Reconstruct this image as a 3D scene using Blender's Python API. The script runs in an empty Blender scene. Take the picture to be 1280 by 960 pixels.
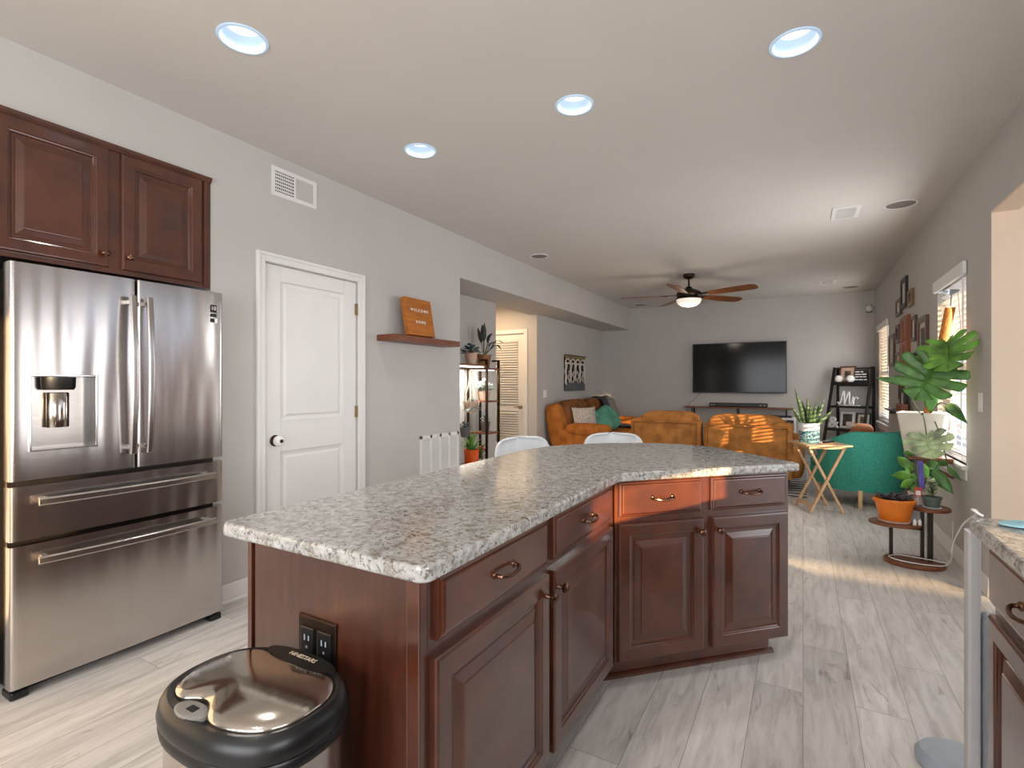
import bpy, bmesh, math, random
from mathutils import Vector, Matrix
random.seed(7)
S = bpy.context.scene
COL = S.collection
PI = math.pi
# ---------------------------------------------------------------- camera, sky, sun, exposure
YAW = math.atan2(363.8, 640.0)
cam = bpy.data.cameras.new('camera'); cam.sensor_width = 36.0; cam.lens = 18.0; cam.clip_start = .02
camo = bpy.data.objects.new('camera', cam); COL.objects.link(camo)
camo.location = (0, 0, 1.28); camo.rotation_euler = (PI/2, 0, YAW)
S.camera = camo
S.view_settings.view_transform = 'Standard'; S.view_settings.look = 'None'
S.view_settings.gamma = 1.0; S.view_settings.use_curve_mapping = False
S.view_settings.exposure = .14
W = bpy.data.worlds.new('world'); S.world = W; W.use_nodes = True
bg = W.node_tree.nodes['Background']; bg.inputs[0].default_value = (.72, .82, 1.0, 1); bg.inputs[1].default_value = 1.35
SUN_D = Vector((-.70, .70, -.14)).normalized()
sl = bpy.data.lights.new('sun', 'SUN'); sl.energy = 15; sl.angle = math.radians(.7); sl.color = (1, .66, .34)
slo = bpy.data.objects.new('sun', sl); COL.objects.link(slo); slo.rotation_euler = SUN_D.to_track_quat('-Z', 'Y').to_euler()
slo.location = (6, -6, 4)

def area(name, loc, d, sx, sy, power, color=(1, 1, 1), spread=PI):
    l = bpy.data.lights.new(name, 'AREA'); l.shape = 'RECTANGLE'; l.size = sx; l.size_y = sy
    l.energy = power; l.color = color; l.spread = spread
    o = bpy.data.objects.new(name, l); COL.objects.link(o); o.location = loc
    o.rotation_euler = Vector(d).to_track_quat('-Z', 'Y').to_euler(); return o
DAY = (.96, .975, 1.0)
area('fill_kitchen_south', (-.6, -2.3, 1.45), (0, 1, .10), 2.8, 1.5, 84, (.98, .985, 1))  # unseen fill lamp added behind the camera
area('fill_kitchen_east', (1.9, -.7, 1.5), (-1, .15, 0), 1.9, 1.1, 62, (.97, .98, 1))  # fill lamp added at the unseen east wall to lift the cabinet fronts
area('fill_porch', (4.85, 2.95, 1.2), (-1, 0, 0), 1.9, 2.1, 44, DAY)  # lamp added in the unseen porch for fill and steel reflections
area('daylight_living_window', (.94, 5.03, 1.45), (-1, 0, -.1), .85, 1.3, 31, DAY)
area('daylight_corner_window', (.94, 8.76, 1.45), (-1, 0, -.1), .9, 1.3, 12, DAY)
area('sky_outside_living_window', (1.35, 5.03, 1.45), (-1, 0, 0), .9, 1.4, 5, (1, 1, 1))
area('sky_outside_corner_window', (1.35, 8.76, 1.45), (-1, 0, 0), 1.0, 1.4, 5, (1, 1, 1))
area('hall_lamp_light', (-4.10, 6.20, 2.46), (0, 0, -1), .5, .25, 19, (1, .68, .40))

# ---------------------------------------------------------------- materials
def newmat(name):
    m = bpy.data.materials.new(name); m.use_nodes = True
    n = m.node_tree.nodes; return m, n, m.node_tree.links, n['Principled BSDF']
def srgb(r, g, b):
    f = lambda c: c/12.92 if c <= .04045 else ((c+.055)/1.055)**2.4
    return (f(r/255), f(g/255), f(b/255), 1)
def ramp(n, stops):
    r = n.new('ShaderNodeValToRGB'); e = r.color_ramp.elements
    while len(e) < len(stops): e.new(.5)
    for k, (p, c) in enumerate(stops): e[k].position = p; e[k].color = c
    return r
def simple(name, c, rough=.5, metal=0, var=.06, scale=20, bump=0, bscale=200, coat=0, spec=.5, emit=None, es=0, stretch=(1, 1, 1)):
    m, n, l, p = newmat(name)
    c = srgb(*c)
    p.inputs['Roughness'].default_value = rough; p.inputs['Metallic'].default_value = metal
    p.inputs['Coat Weight'].default_value = coat; p.inputs['Coat Roughness'].default_value = .12
    p.inputs['Specular IOR Level'].default_value = spec
    tc = n.new('ShaderNodeTexCoord'); mp = n.new('ShaderNodeMapping'); mp.inputs['Scale'].default_value = stretch
    l.new(tc.outputs['Object'], mp.inputs[0])
    t = n.new('ShaderNodeTexNoise'); t.inputs['Scale'].default_value = scale; t.inputs['Detail'].default_value = 4
    l.new(mp.outputs[0], t.inputs[0])
    a = tuple(max(0, v*(1-var*2)) for v in c[:3])+(1,); b = tuple(min(1, v*(1+var*2)) for v in c[:3])+(1,)
    r = ramp(n, [(.3, a), (.7, b)]); l.new(t.outputs[0], r.inputs[0]); l.new(r.outputs[0], p.inputs['Base Color'])
    if bump:
        t2 = n.new('ShaderNodeTexNoise'); t2.inputs['Scale'].default_value = bscale; t2.inputs['Detail'].default_value = 3
        l.new(mp.outputs[0], t2.inputs[0])
        bm = n.new('ShaderNodeBump'); bm.inputs['Strength'].default_value = bump; bm.inputs['Distance'].default_value = .01
        l.new(t2.outputs[0], bm.inputs['Height']); l.new(bm.outputs[0], p.inputs['Normal'])
    if emit:
        p.inputs['Emission Color'].default_value = srgb(*emit); p.inputs['Emission Strength'].default_value = es
    return m
def wood(name, c1, c2, rough=.35, coat=.3, grain=(1, 1, 1), scale=6, spec=.5, cr=.12):
    m, n, l, p = newmat(name)
    p.inputs['Roughness'].default_value = rough; p.inputs['Coat Weight'].default_value = coat; p.inputs['Coat Roughness'].default_value = cr
    p.inputs['Specular IOR Level'].default_value = spec
    tc = n.new('ShaderNodeTexCoord'); mp = n.new('ShaderNodeMapping'); mp.inputs['Scale'].default_value = grain
    l.new(tc.outputs['Object'], mp.inputs[0])
    t = n.new('ShaderNodeTexNoise'); t.inputs['Scale'].default_value = scale; t.inputs['Detail'].default_value = 6; t.inputs['Roughness'].default_value = .6
    l.new(mp.outputs[0], t.inputs[0])
    r = ramp(n, [(.32, srgb(*c1)), (.68, srgb(*c2))]); l.new(t.outputs[0], r.inputs[0]); l.new(r.outputs[0], p.inputs['Base Color'])
    return m
M = {}
M['wall'] = simple('wall_paint', (191, 188, 184), .75, var=.012, scale=3, bump=.03, bscale=350, spec=.3)
M['wall_warm'] = M['wall']
M['sun_beige'] = simple('beige_sun_tint', (234, 213, 191), .75, var=.01, scale=3, spec=.3)  # warm sunlight on jamb and nook wall put into this colour
M['ceiling'] = simple('ceiling_paint', (208, 204, 199), .9, var=.01, scale=2, bump=.03, bscale=300, spec=.2)
M['trim'] = simple('trim_white', (226, 224, 222), .38, var=.01, scale=4)
M['white'] = simple('white_plastic', (232, 231, 228), .4, var=.01)
M['offwhite'] = simple('offwhite_glaze', (222, 212, 200), .45, var=.03, scale=9)
M['palegrey'] = simple('pale_grey_shell', (214, 217, 219), .4, var=.01)
M['cherry'] = wood('cherry_stain', (62, 27, 13), (90, 43, 21), .30, 1.0)
M['cherry_dark'] = wood('cherry_panel', (54, 24, 14), (76, 37, 23), .30, .9, (6, 6, .6), 6, cr=.22)
M['pine'] = wood('light_beech', (188, 148, 108), (214, 178, 138), .45, .1, (8, 8, .8), 6)
M['walnut'] = wood('walnut_board', (96, 52, 28), (138, 80, 44), .45, .1, (1.5, 9, 9), 5)
M['walnut_red'] = wood('reddish_shelf_board', (98, 50, 28), (128, 70, 42), .45, .1, (9, 1.2, 9), 5)
M['signwood'] = wood('oak_sign', (150, 82, 16), (196, 118, 36), .45, .1, (6, 1, 9), 4)
M['fanwood'] = wood('fan_blade_walnut', (98, 54, 24), (138, 82, 40), .4, .2, (3, 3, 3), 5)
M['bronze'] = simple('oiled_bronze', (58, 44, 36), .35, .85, var=.1)
M['pull'] = simple('aged_bronze_pull', (108, 78, 62), .25, .95, var=.1)
M['black'] = simple('black_plastic', (18, 18, 19), .35, var=.05)
M['blackpaint'] = simple('black_painted_wood', (20, 19, 20), .45, var=.1)
M['darkmetal'] = simple('dark_steel', (52, 46, 42), .4, .8, var=.06)
M['chrome'] = simple('bright_chrome', (210, 210, 212), .1, 1, var=.01)
M['brass'] = simple('aged_brass', (150, 128, 92), .3, .9, var=.05)
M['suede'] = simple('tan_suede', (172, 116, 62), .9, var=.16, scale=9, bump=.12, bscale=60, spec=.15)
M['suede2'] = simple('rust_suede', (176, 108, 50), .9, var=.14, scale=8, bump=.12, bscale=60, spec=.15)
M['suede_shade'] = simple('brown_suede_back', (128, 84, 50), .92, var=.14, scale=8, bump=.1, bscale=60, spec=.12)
M['teal'] = simple('teal_weave', (62, 146, 128), .9, var=.10, scale=60, bump=.2, bscale=260, spec=.2)
M['mint'] = simple('mint_velvet', (98, 164, 142), .8, var=.12, scale=10, spec=.2)
M['slate'] = simple('slate_throw', (62, 68, 80), .95, var=.1, scale=30, bump=.1)
M['orange'] = simple('orange_plastic', (226, 122, 32), .4, var=.03)
M['orange_glaze'] = simple('orange_glaze', (226, 92, 24), .25, var=.06)
M['terracotta'] = simple('terracotta', (196, 128, 84), .7, var=.08)
M['clay'] = simple('pinkish_clay', (204, 172, 150), .75, var=.06)
M['brownpot'] = simple('brown_ceramic', (134, 88, 44), .4, var=.2, scale=7)
M['greypot'] = simple('grey_pot', (98, 92, 90), .6, var=.06)
M['greenpot'] = simple('sage_pot', (92, 108, 100), .55, var=.04)
M['soil'] = simple('potting_soil', (44, 34, 28), .95, var=.3, scale=60, bump=.5)
M['leaf'] = simple('leaf_green', (78, 124, 56), .42, var=.28, scale=12, spec=.5)
M['leaf2'] = simple('leaf_mid_green', (98, 148, 56), .42, var=.3, scale=9, spec=.5)
M['snakeleaf'] = simple('snake_plant_leaf', (66, 90, 50), .45, var=.3, scale=22)
M['leafpale'] = simple('leaf_variegated', (166, 184, 138), .4, var=.42, scale=9, spec=.5)
M['leafdark'] = simple('leaf_dark', (44, 48, 42), .42, var=.25, scale=14)
M['leafblue'] = simple('leaf_bluegrey', (70, 88, 98), .5, var=.3, scale=20)
M['leafsilver'] = simple('leaf_silver', (158, 172, 168), .5, var=.3, scale=24)
M['leafpurple'] = simple('leaf_purple_black', (66, 60, 62), .5, var=.3, scale=30)
M['stem'] = simple('stem_green', (84, 92, 56), .6, var=.15)
M['coir'] = simple('coir_pole', (196, 124, 58), .9, var=.2, scale=90, bump=.5, bscale=120)
M['rope'] = simple('cotton_rope', (216, 200, 170), .9, var=.08, scale=60)
M['flower'] = simple('red_flower', (206, 84, 52), .6, var=.2)
M['blue'] = simple('blue_bin', (34, 96, 150), .5, var=.06)
M['violet'] = simple('violet_card', (104, 92, 190), .5, var=.25, scale=10)
M['tagred'] = simple('red_label', (196, 72, 52), .5, var=.05)
M['greyplast'] = simple('cool_grey_plastic', (150, 158, 166), .4, var=.03)
M['hazeplast'] = simple('pale_upright_plastic', (192, 189, 188), .35, var=.02)
M['aqua'] = simple('aqua_cloth', (156, 204, 214), .7, var=.15, scale=12)
M['matboard'] = simple('mat_board', (206, 198, 186), .7, var=.03)
M['photo'] = simple('photo_print', (120, 104, 92), .4, var=.5, scale=11)
M['photodark'] = simple('dark_photo_print', (60, 58, 60), .4, var=.7, scale=13)
M['goldframe'] = wood('gilt_frame', (96, 68, 34), (140, 106, 58), .35, .2, (3, 3, 3), 12)
M['brownframe'] = wood('brown_frame', (70, 42, 28), (104, 66, 46), .4, .2, (3, 3, 3), 8)
M['carved'] = wood('carved_panel_wood', (124, 66, 36), (168, 98, 58), .5, .1, (6, 6, .7), 7)
M['screen'] = simple('tv_screen', (5, 5, 6), .12, var=.01, spec=.22)
M['wovendark'] = simple('woven_black', (40, 34, 32), .95, var=.3, scale=40)
M['wovengrey'] = simple('woven_grey', (96, 98, 100), .95, var=.2, scale=40)
M['wovengold'] = simple('woven_gold', (134, 114, 78), .95, var=.25, scale=40)
M['wovenwhite'] = simple('woven_cream', (206, 196, 184), .95, var=.08, scale=50)
M['grille'] = simple('speaker_grille', (128, 124, 118), .7, var=.05, scale=200)
M['ventdark'] = simple('vent_shadow', (36, 32, 28), .8)
M['glassy'] = simple('frosted_bowl', (236, 230, 222), .3, var=.01, emit=(255, 240, 222), es=.45)
M['canlens'] = simple('led_lens', (255, 255, 255), .4, var=0, emit=(255, 250, 244), es=1.5)
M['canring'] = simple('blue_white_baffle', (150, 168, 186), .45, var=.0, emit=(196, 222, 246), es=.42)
M['ground'] = simple('patio_concrete', (188, 184, 176), .9, var=.04, scale=3)
M['led'] = simple('grow_strip', (255, 255, 255), .4, var=0, emit=(255, 238, 214), es=2.5)
M['blind'] = simple('blind_slat_white', (236, 236, 234), .45, var=.01)
M['patternpot'] = None

def m_floor():
    m, n, l, p = newmat('plank_floor')
    tc = n.new('ShaderNodeTexCoord'); mp = n.new('ShaderNodeMapping'); mp.inputs['Rotation'].default_value = (0, 0, PI/2)
    l.new(tc.outputs['Object'], mp.inputs[0])
    b = n.new('ShaderNodeTexBrick'); b.offset = .37; b.inputs['Scale'].default_value = 1.0
    b.inputs['Brick Width'].default_value = 1.22; b.inputs['Row Height'].default_value = .18
    b.inputs['Mortar Size'].default_value = .0012; b.inputs['Mortar Smooth'].default_value = .3; b.inputs['Bias'].default_value = 0
    b.inputs['Color1'].default_value = (0, 0, 0, 1); b.inputs['Color2'].default_value = (1, 1, 1, 1); b.inputs['Mortar'].default_value = (.5, .5, .5, 1)
    l.new(mp.outputs[0], b.inputs['Vector'])
    # grain stretched along the boards, shifted per board
    add = n.new('ShaderNodeVectorMath'); add.operation = 'MULTIPLY_ADD'
    add.inputs[1].default_value = (9, 9, 9)
    l.new(b.outputs['Color'], add.inputs[0]); l.new(mp.outputs[0], add.inputs[2])
    mp2 = n.new('ShaderNodeMapping'); mp2.inputs['Scale'].default_value = (1.3, 9, 1); l.new(add.outputs[0], mp2.inputs[0])
    t = n.new('ShaderNodeTexNoise'); t.inputs['Scale'].default_value = 2.4; t.inputs['Detail'].default_value = 8; t.inputs['Roughness'].default_value = .65
    t.inputs['Distortion'].default_value = .8; l.new(mp2.outputs[0], t.inputs[0])
    r = ramp(n, [(.28, srgb(170, 165, 161)), (.5, srgb(202, 198, 194)), (.74, srgb(220, 217, 213))]); l.new(t.outputs[0], r.inputs[0])
    r2 = ramp(n, [(0, (.86, .85, .84, 1)), (1, (1.06, 1.05, 1.04, 1))]); l.new(b.outputs['Color'], r2.inputs[0])
    mx = n.new('ShaderNodeMix'); mx.data_type = 'RGBA'; mx.blend_type = 'MULTIPLY'; mx.inputs[0].default_value = 1
    l.new(r.outputs[0], mx.inputs[6]); l.new(r2.outputs[0], mx.inputs[7])
    # cracks / knots
    mp3 = n.new('ShaderNodeMapping'); mp3.inputs['Scale'].default_value = (1.1, 3.2, 1); l.new(add.outputs[0], mp3.inputs[0])
    t3 = n.new('ShaderNodeTexNoise'); t3.inputs['Scale'].default_value = 2.6; t3.inputs['Detail'].default_value = 9; t3.inputs['Distortion'].default_value = 2.2
    l.new(mp3.outputs[0], t3.inputs[0])
    r3 = ramp(n, [(.30, (.62, .58, .55, 1)), (.36, (1, 1, 1, 1))]); l.new(t3.outputs[0], r3.inputs[0])
    mx2 = n.new('ShaderNodeMix'); mx2.data_type = 'RGBA'; mx2.blend_type = 'MULTIPLY'; mx2.inputs[0].default_value = .8
    l.new(mx.outputs[2], mx2.inputs[6]); l.new(r3.outputs[0], mx2.inputs[7])
    mx3 = n.new('ShaderNodeMix'); mx3.data_type = 'RGBA'; mx3.blend_type = 'MIX'
    l.new(b.outputs['Fac'], mx3.inputs[0]); l.new(mx2.outputs[2], mx3.inputs[6]); mx3.inputs[7].default_value = srgb(128, 120, 112)
    l.new(mx3.outputs[2], p.inputs['Base Color']); p.inputs['Roughness'].default_value = .42; p.inputs['Specular IOR Level'].default_value = .4
    bp = n.new('ShaderNodeBump'); bp.inputs['Strength'].default_value = .06; bp.inputs['Distance'].default_value = .01
    l.new(t.outputs[0], bp.inputs['Height']); l.new(bp.outputs[0], p.inputs['Normal'])
    return m
M['floor'] = m_floor()
def m_granite():
    m, n, l, p = newmat('speckled_granite')
    tc = n.new('ShaderNodeTexCoord')
    def noise(scale, det, dist=0):
        t = n.new('ShaderNodeTexNoise'); t.inputs['Scale'].default_value = scale; t.inputs['Detail'].default_value = det
        t.inputs['Roughness'].default_value = .62; t.inputs['Distortion'].default_value = dist
        l.new(tc.outputs['Object'], t.inputs[0]); return t
    t1 = noise(34, 5, .6); r1 = ramp(n, [(.34, srgb(128, 121, 109)), (.46, srgb(162, 160, 155)), (.66, srgb(188, 188, 185))]); l.new(t1.outputs[0], r1.inputs[0])
    t2 = noise(80, 5, .9); r2 = ramp(n, [(.40, (1, 1, 1, 1)), (.46, (0, 0, 0, 1))]); l.new(t2.outputs[0], r2.inputs[0])
    t4 = noise(9, 3); r4 = ramp(n, [(.34, (.45, .45, .45, 1)), (.58, (1, 1, 1, 1))]); l.new(t4.outputs[0], r4.inputs[0])
    mu = n.new('ShaderNodeMath'); mu.operation = 'MULTIPLY'; l.new(r2.outputs[0], mu.inputs[0]); l.new(r4.outputs[0], mu.inputs[1])
    t3 = noise(22, 3); r3 = ramp(n, [(.4, srgb(96, 82, 66)), (.6, srgb(84, 84, 86))]); l.new(t3.outputs[0], r3.inputs[0])
    mx = n.new('ShaderNodeMix'); mx.data_type = 'RGBA'; l.new(mu.outputs[0], mx.inputs[0]); l.new(r1.outputs[0], mx.inputs[6]); l.new(r3.outputs[0], mx.inputs[7])
    v = n.new('ShaderNodeTexVoronoi'); v.inputs['Scale'].default_value = 95; l.new(tc.outputs['Object'], v.inputs['Vector'])
    r5 = ramp(n, [(.0, (.62, .55, .46, 1)), (.16, (1, 1, 1, 1))]); l.new(v.outputs['Distance'], r5.inputs[0])
    mx2 = n.new('ShaderNodeMix'); mx2.data_type = 'RGBA'; mx2.blend_type = 'MULTIPLY'; mx2.inputs[0].default_value = .7
    l.new(mx.outputs[2], mx2.inputs[6]); l.new(r5.outputs[0], mx2.inputs[7])
    l.new(mx2.outputs[2], p.inputs['Base Color']); p.inputs['Roughness'].default_value = .11; p.inputs['Specular IOR Level'].default_value = .55
    return m
M['granite'] = m_granite()
def m_steel(name, c, rough, wave=.0, brush=(2, 2, 220)):
    m, n, l, p = newmat(name)
    p.inputs['Metallic'].default_value = 1; p.inputs['Base Color'].default_value = srgb(*c)
    tc = n.new('ShaderNodeTexCoord'); mp = n.new('ShaderNodeMapping'); mp.inputs['Scale'].default_value = brush
    l.new(tc.outputs['Object'], mp.inputs[0]); t = n.new('ShaderNodeTexNoise'); t.inputs['Scale'].default_value = 3; t.inputs['Detail'].default_value = 3
    l.new(mp.outputs[0], t.inputs[0])
    mr = n.new('ShaderNodeMapRange'); mr.inputs[3].default_value = rough*.75; mr.inputs[4].default_value = rough*1.3
    l.new(t.outputs[0], mr.inputs[0]); l.new(mr.outputs[0], p.inputs['Roughness'])
    bm = n.new('ShaderNodeBump'); bm.inputs['Strength'].default_value = .02; bm.inputs['Distance'].default_value = .002
    l.new(t.outputs[0], bm.inputs['Height']); last = bm
    if wave:
        mp2 = n.new('ShaderNodeMapping'); mp2.inputs['Scale'].default_value = (4.2, 4.2, .55); l.new(tc.outputs['Object'], mp2.inputs[0])
        t2 = n.new('ShaderNodeTexNoise'); t2.inputs['Scale'].default_value = 1.7; t2.inputs['Detail'].default_value = 1; l.new(mp2.outputs[0], t2.inputs[0])
        b2 = n.new('ShaderNodeBump'); b2.inputs['Strength'].default_value = wave; b2.inputs['Distance'].default_value = .05
        l.new(t2.outputs[0], b2.inputs['Height']); l.new(bm.outputs[0], b2.inputs['Normal']); last = b2
    l.new(last.outputs[0], p.inputs['Normal']); return m
M['steel'] = m_steel('brushed_stainless', (196, 191, 188), .2, .30)
M['steel_flat'] = m_steel('brushed_stainless_plain', (186, 180, 174), .22)
M['steel_lid'] = m_steel('polished_lid_steel', (196, 188, 178), .13)
def m_pattern():
    m, n, l, p = newmat('teal_patterned_glaze')
    tc = n.new('ShaderNodeTexCoord'); v = n.new('ShaderNodeTexNoise'); v.inputs['Scale'].default_value = 42; v.inputs['Distortion'].default_value = 2
    l.new(tc.outputs['Object'], v.inputs[0])
    r = ramp(n, [(.46, srgb(26, 98, 112)), (.54, srgb(110, 172, 174)), (.60, srgb(216, 226, 222))]); l.new(v.outputs[0], r.inputs[0])
    l.new(r.outputs[0], p.inputs['Base Color']); p.inputs['Roughness'].default_value = .35; return m
M['patternpot'] = m_pattern()
def m_print():
    m, n, l, p = newmat('leaf_print_cotton')
    tc = n.new('ShaderNodeTexCoord'); v = n.new('ShaderNodeTexNoise'); v.inputs['Scale'].default_value = 16; v.inputs['Distortion'].default_value = 3
    l.new(tc.outputs['Object'], v.inputs[0])
    r = ramp(n, [(.44, srgb(206, 196, 184)), (.5, srgb(118, 112, 112)), (.56, srgb(206, 196, 184))]); l.new(v.outputs[0], r.inputs[0])
    l.new(r.outputs[0], p.inputs['Base Color']); p.inputs['Roughness'].default_value = .9; return m
M['print'] = m_print()
def m_rug():
    m, n, l, p = newmat('striped_rug_weave')
    tc = n.new('ShaderNodeTexCoord'); w = n.new('ShaderNodeTexWave'); w.bands_direction = 'Y'; w.inputs['Scale'].default_value = 1.9; w.inputs['Distortion'].default_value = 1.4
    w.inputs['Detail'].default_value = 3; w.inputs['Detail Scale'].default_value = 5
    l.new(tc.outputs['Object'], w.inputs[0])
    r = ramp(n, [(.3, srgb(84, 86, 98)), (.45, srgb(150, 132, 112)), (.6, srgb(206, 200, 192))]); l.new(w.outputs[0], r.inputs[0])
    l.new(r.outputs[0], p.inputs['Base Color']); p.inputs['Roughness'].default_value = .95; return m
M['rug'] = m_rug()
def m_glass():
    m, n, l, p = newmat('window_glass')
    n.remove(p); o = n['Material Output']
    a = n.new('ShaderNodeBsdfTransparent'); b = n.new('ShaderNodeBsdfGlossy'); b.inputs['Roughness'].default_value = .02
    mix = n.new('ShaderNodeMixShader'); mix.inputs[0].default_value = .06
    l.new(a.outputs[0], mix.inputs[1]); l.new(b.outputs[0], mix.inputs[2]); l.new(mix.outputs[0], o.inputs[0]); return m
M['glass'] = m_glass()

# ---------------------------------------------------------------- mesh helpers
class MB:
    def __init__(s): s.b = bmesh.new()
    def face(s, vs):
        try: return s.b.faces.new(vs)
        except ValueError: return None
    def v(s, p): return s.b.verts.new(p)
    def box(s, a, c, T=None):
        P = [Vector((x, y, z)) for z in (a[2], c[2]) for x, y in ((a[0], a[1]), (c[0], a[1]), (c[0], c[1]), (a[0], c[1]))]
        if T is not None: P = [T @ p for p in P]
        v = [s.v(p) for p in P]
        for f in ((3, 2, 1, 0), (4, 5, 6, 7), (0, 1, 5, 4), (1, 2, 6, 5), (2, 3, 7, 6), (3, 0, 4, 7)): s.face([v[k] for k in f])
        return s
    def loft(s, rings, cap0=True, cap1=True, closed=True):
        R = [[s.v(p) for p in r] for r in rings]; n = len(R[0])
        for a, b in zip(R, R[1:]):
            for k in range(n if closed else n-1): s.face([a[k], a[(k+1) % n], b[(k+1) % n], b[k]])
        if cap0 and closed: s.face(list(reversed(R[0])))
        if cap1 and closed: s.face(R[-1])
        return s
    def prism(s, poly, z0, z1): return s.loft([[Vector((x, y, z)) for x, y in poly] for z in (z0, z1)])
    def lathe(s, prof, c=(0, 0, 0), n=28, sx=1, sy=1, T=None):
        rings = []
        for r, z in prof:
            q = [Vector((c[0]+r*sx*math.cos(2*PI*k/n), c[1]+r*sy*math.sin(2*PI*k/n), c[2]+z)) for k in range(n)]
            rings.append([T @ p for p in q] if T is not None else q)
        return s.loft(rings)
    def rings(s, outline, prof, T=None):   # outline(scale_inset)->points ; prof [(inset,z)]
        rr = []
        for i, z in prof:
            q = [Vector((x, y, z)) for x, y in outline(i)]
            rr.append([T @ p for p in q] if T is not None else q)
        return s.loft(rr)
    def tube(s, pts, r, n=8, taper=None, flat=1.0):
        pts = [Vector(p) for p in pts]; rings = []; up = None
        for k, p in enumerate(pts):
            d = (pts[min(k+1, len(pts)-1)]-pts[max(k-1, 0)]).normalized()
            if up is None: up = Vector((0, 0, 1)) if abs(d.z) < .9 else Vector((1, 0, 0))
            a = d.cross(up).normalized(); b = a.cross(d).normalized(); up = b
            rr = r if taper is None else r+(taper-r)*k/(len(pts)-1)
            rings.append([p+a*rr*math.cos(2*PI*j/n)+b*rr*flat*math.sin(2*PI*j/n) for j in range(n)])
        return s.loft(rings)
    def bar(s, p, q, w, t, up=(0, 0, 1)):
        p, q = Vector(p), Vector(q); d = (q-p).normalized(); up = Vector(up)
        if abs(d.dot(up)) > .97: up = Vector((1, 0, 0))
        a = d.cross(up).normalized(); b = a.cross(d).normalized()
        return s.loft([[c+a*w/2*i+b*t/2*j for i, j in ((-1, -1), (1, -1), (1, 1), (-1, 1))] for c in (p, q)])
    def ball(s, c, r, n=16, m=10, T=None):
        rx, ry, rz = (r, r, r) if not hasattr(r, '__len__') else r
        rr = []
        for i in range(1, m):
            a = PI*i/m
            q = [Vector((c[0]+rx*math.sin(a)*math.cos(2*PI*k/n), c[1]+ry*math.sin(a)*math.sin(2*PI*k/n), c[2]-rz*math.cos(a))) for k in range(n)]
            rr.append([T @ p for p in q] if T is not None else q)
        return s.loft(rr)
    def cushion(s, c, sz, T=None, pw=.45, n=14, bulge=1.0):   # superellipsoid
        def sg(v, e): return math.copysign(abs(v)**e, v)
        rr = []
        for i in range(1, n):
            a = -PI/2+PI*i/n
            q = []
            for k in range(28):
                t = 2*PI*k/28
                q.append(Vector((c[0]+sz[0]/2*sg(math.cos(a), pw)*sg(math.cos(t), pw), c[1]+sz[1]/2*sg(math.cos(a), pw)*sg(math.sin(t), pw), c[2]+sz[2]/2*sg(math.sin(a), pw*1.3))))
            rr.append([T @ p for p in q] if T is not None else q)
        return s.loft(rr)
    def build(s, name, mat, parent=None, smooth=False, bevel=0, seg=2, subd=0, solid=0, world=True):
        bmesh.ops.recalc_face_normals(s.b, faces=s.b.faces)
        me = bpy.data.meshes.new(name); s.b.to_mesh(me); s.b.free()
        root = parent
        while root is not None and root.parent is not None: root = root.parent
        if world and root is not None and root.type == 'EMPTY': me.transform(root_matrix(root).inverted())
        me.materials.append(mat)
        if smooth:
            for f in me.polygons: f.use_smooth = True
        o = bpy.data.objects.new(name, me); COL.objects.link(o)
        if parent is not None: o.parent = parent
        if bevel:
            b = o.modifiers.new('bevel', 'BEVEL'); b.width = bevel; b.segments = seg; b.limit_method = 'ANGLE'; b.angle_limit = math.radians(38)
        if solid:
            q = o.modifiers.new('thick', 'SOLIDIFY'); q.thickness = solid; q.offset = 0
        if subd:
            q = o.modifiers.new('sub', 'SUBSURF'); q.levels = subd; q.render_levels = subd
        if smooth and not subd:
            try: me.set_sharp_from_angle(angle=math.radians(42))
            except Exception: pass
        return o
def root_matrix(o): return Matrix.Translation(o.location) @ Matrix.Rotation(o.rotation_euler.z, 4, 'Z')
def tag(o, label=None, cat=None, group=None, kind=None):
    if label: o['label'] = label
    if cat: o['category'] = cat
    if group: o['group'] = group
    if kind: o['kind'] = kind
    return o
def thing(name, label, cat, loc=(0, 0, 0), rz=0, group=None):
    o = bpy.data.objects.new(name, None); COL.objects.link(o); o.empty_display_size = .1
    o.location = loc; o.rotation_euler = (0, 0, rz); return tag(o, label, cat, group)
def struct(o): o['kind'] = 'structure'; return o
def dup(o, loc, rz=0, label=None):
    c = o.copy(); COL.objects.link(c); c.location = loc; c.rotation_euler = (0, 0, rz)
    if label: c['label'] = label
    for ch in list(o.children):
        k = ch.copy(); COL.objects.link(k); k.parent = c
        for g in list(ch.children):
            h = g.copy(); COL.objects.link(h); h.parent = k
    return c
def frameT(o, u, n):
    """matrix: local x -> u, local y -> outward normal n, local z -> up"""
    u = Vector(u).normalized(); n = Vector(n).normalized()
    T = Matrix.Identity(4)
    for i in range(3): T[i][0] = u[i]; T[i][1] = n[i]; T[i][2] = (0, 0, 1)[i]; T[i][3] = o[i]
    return T
def rect_rings(mb, T, x0, z0, x1, z1, prof):
    R = []
    for i, d in prof:
        R.append([T @ Vector(p) for p in ((x0+i, d, z0+i), (x1-i, d, z0+i), (x1-i, d, z1-i), (x0+i, d, z1-i))])
    return mb.loft(R)
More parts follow.
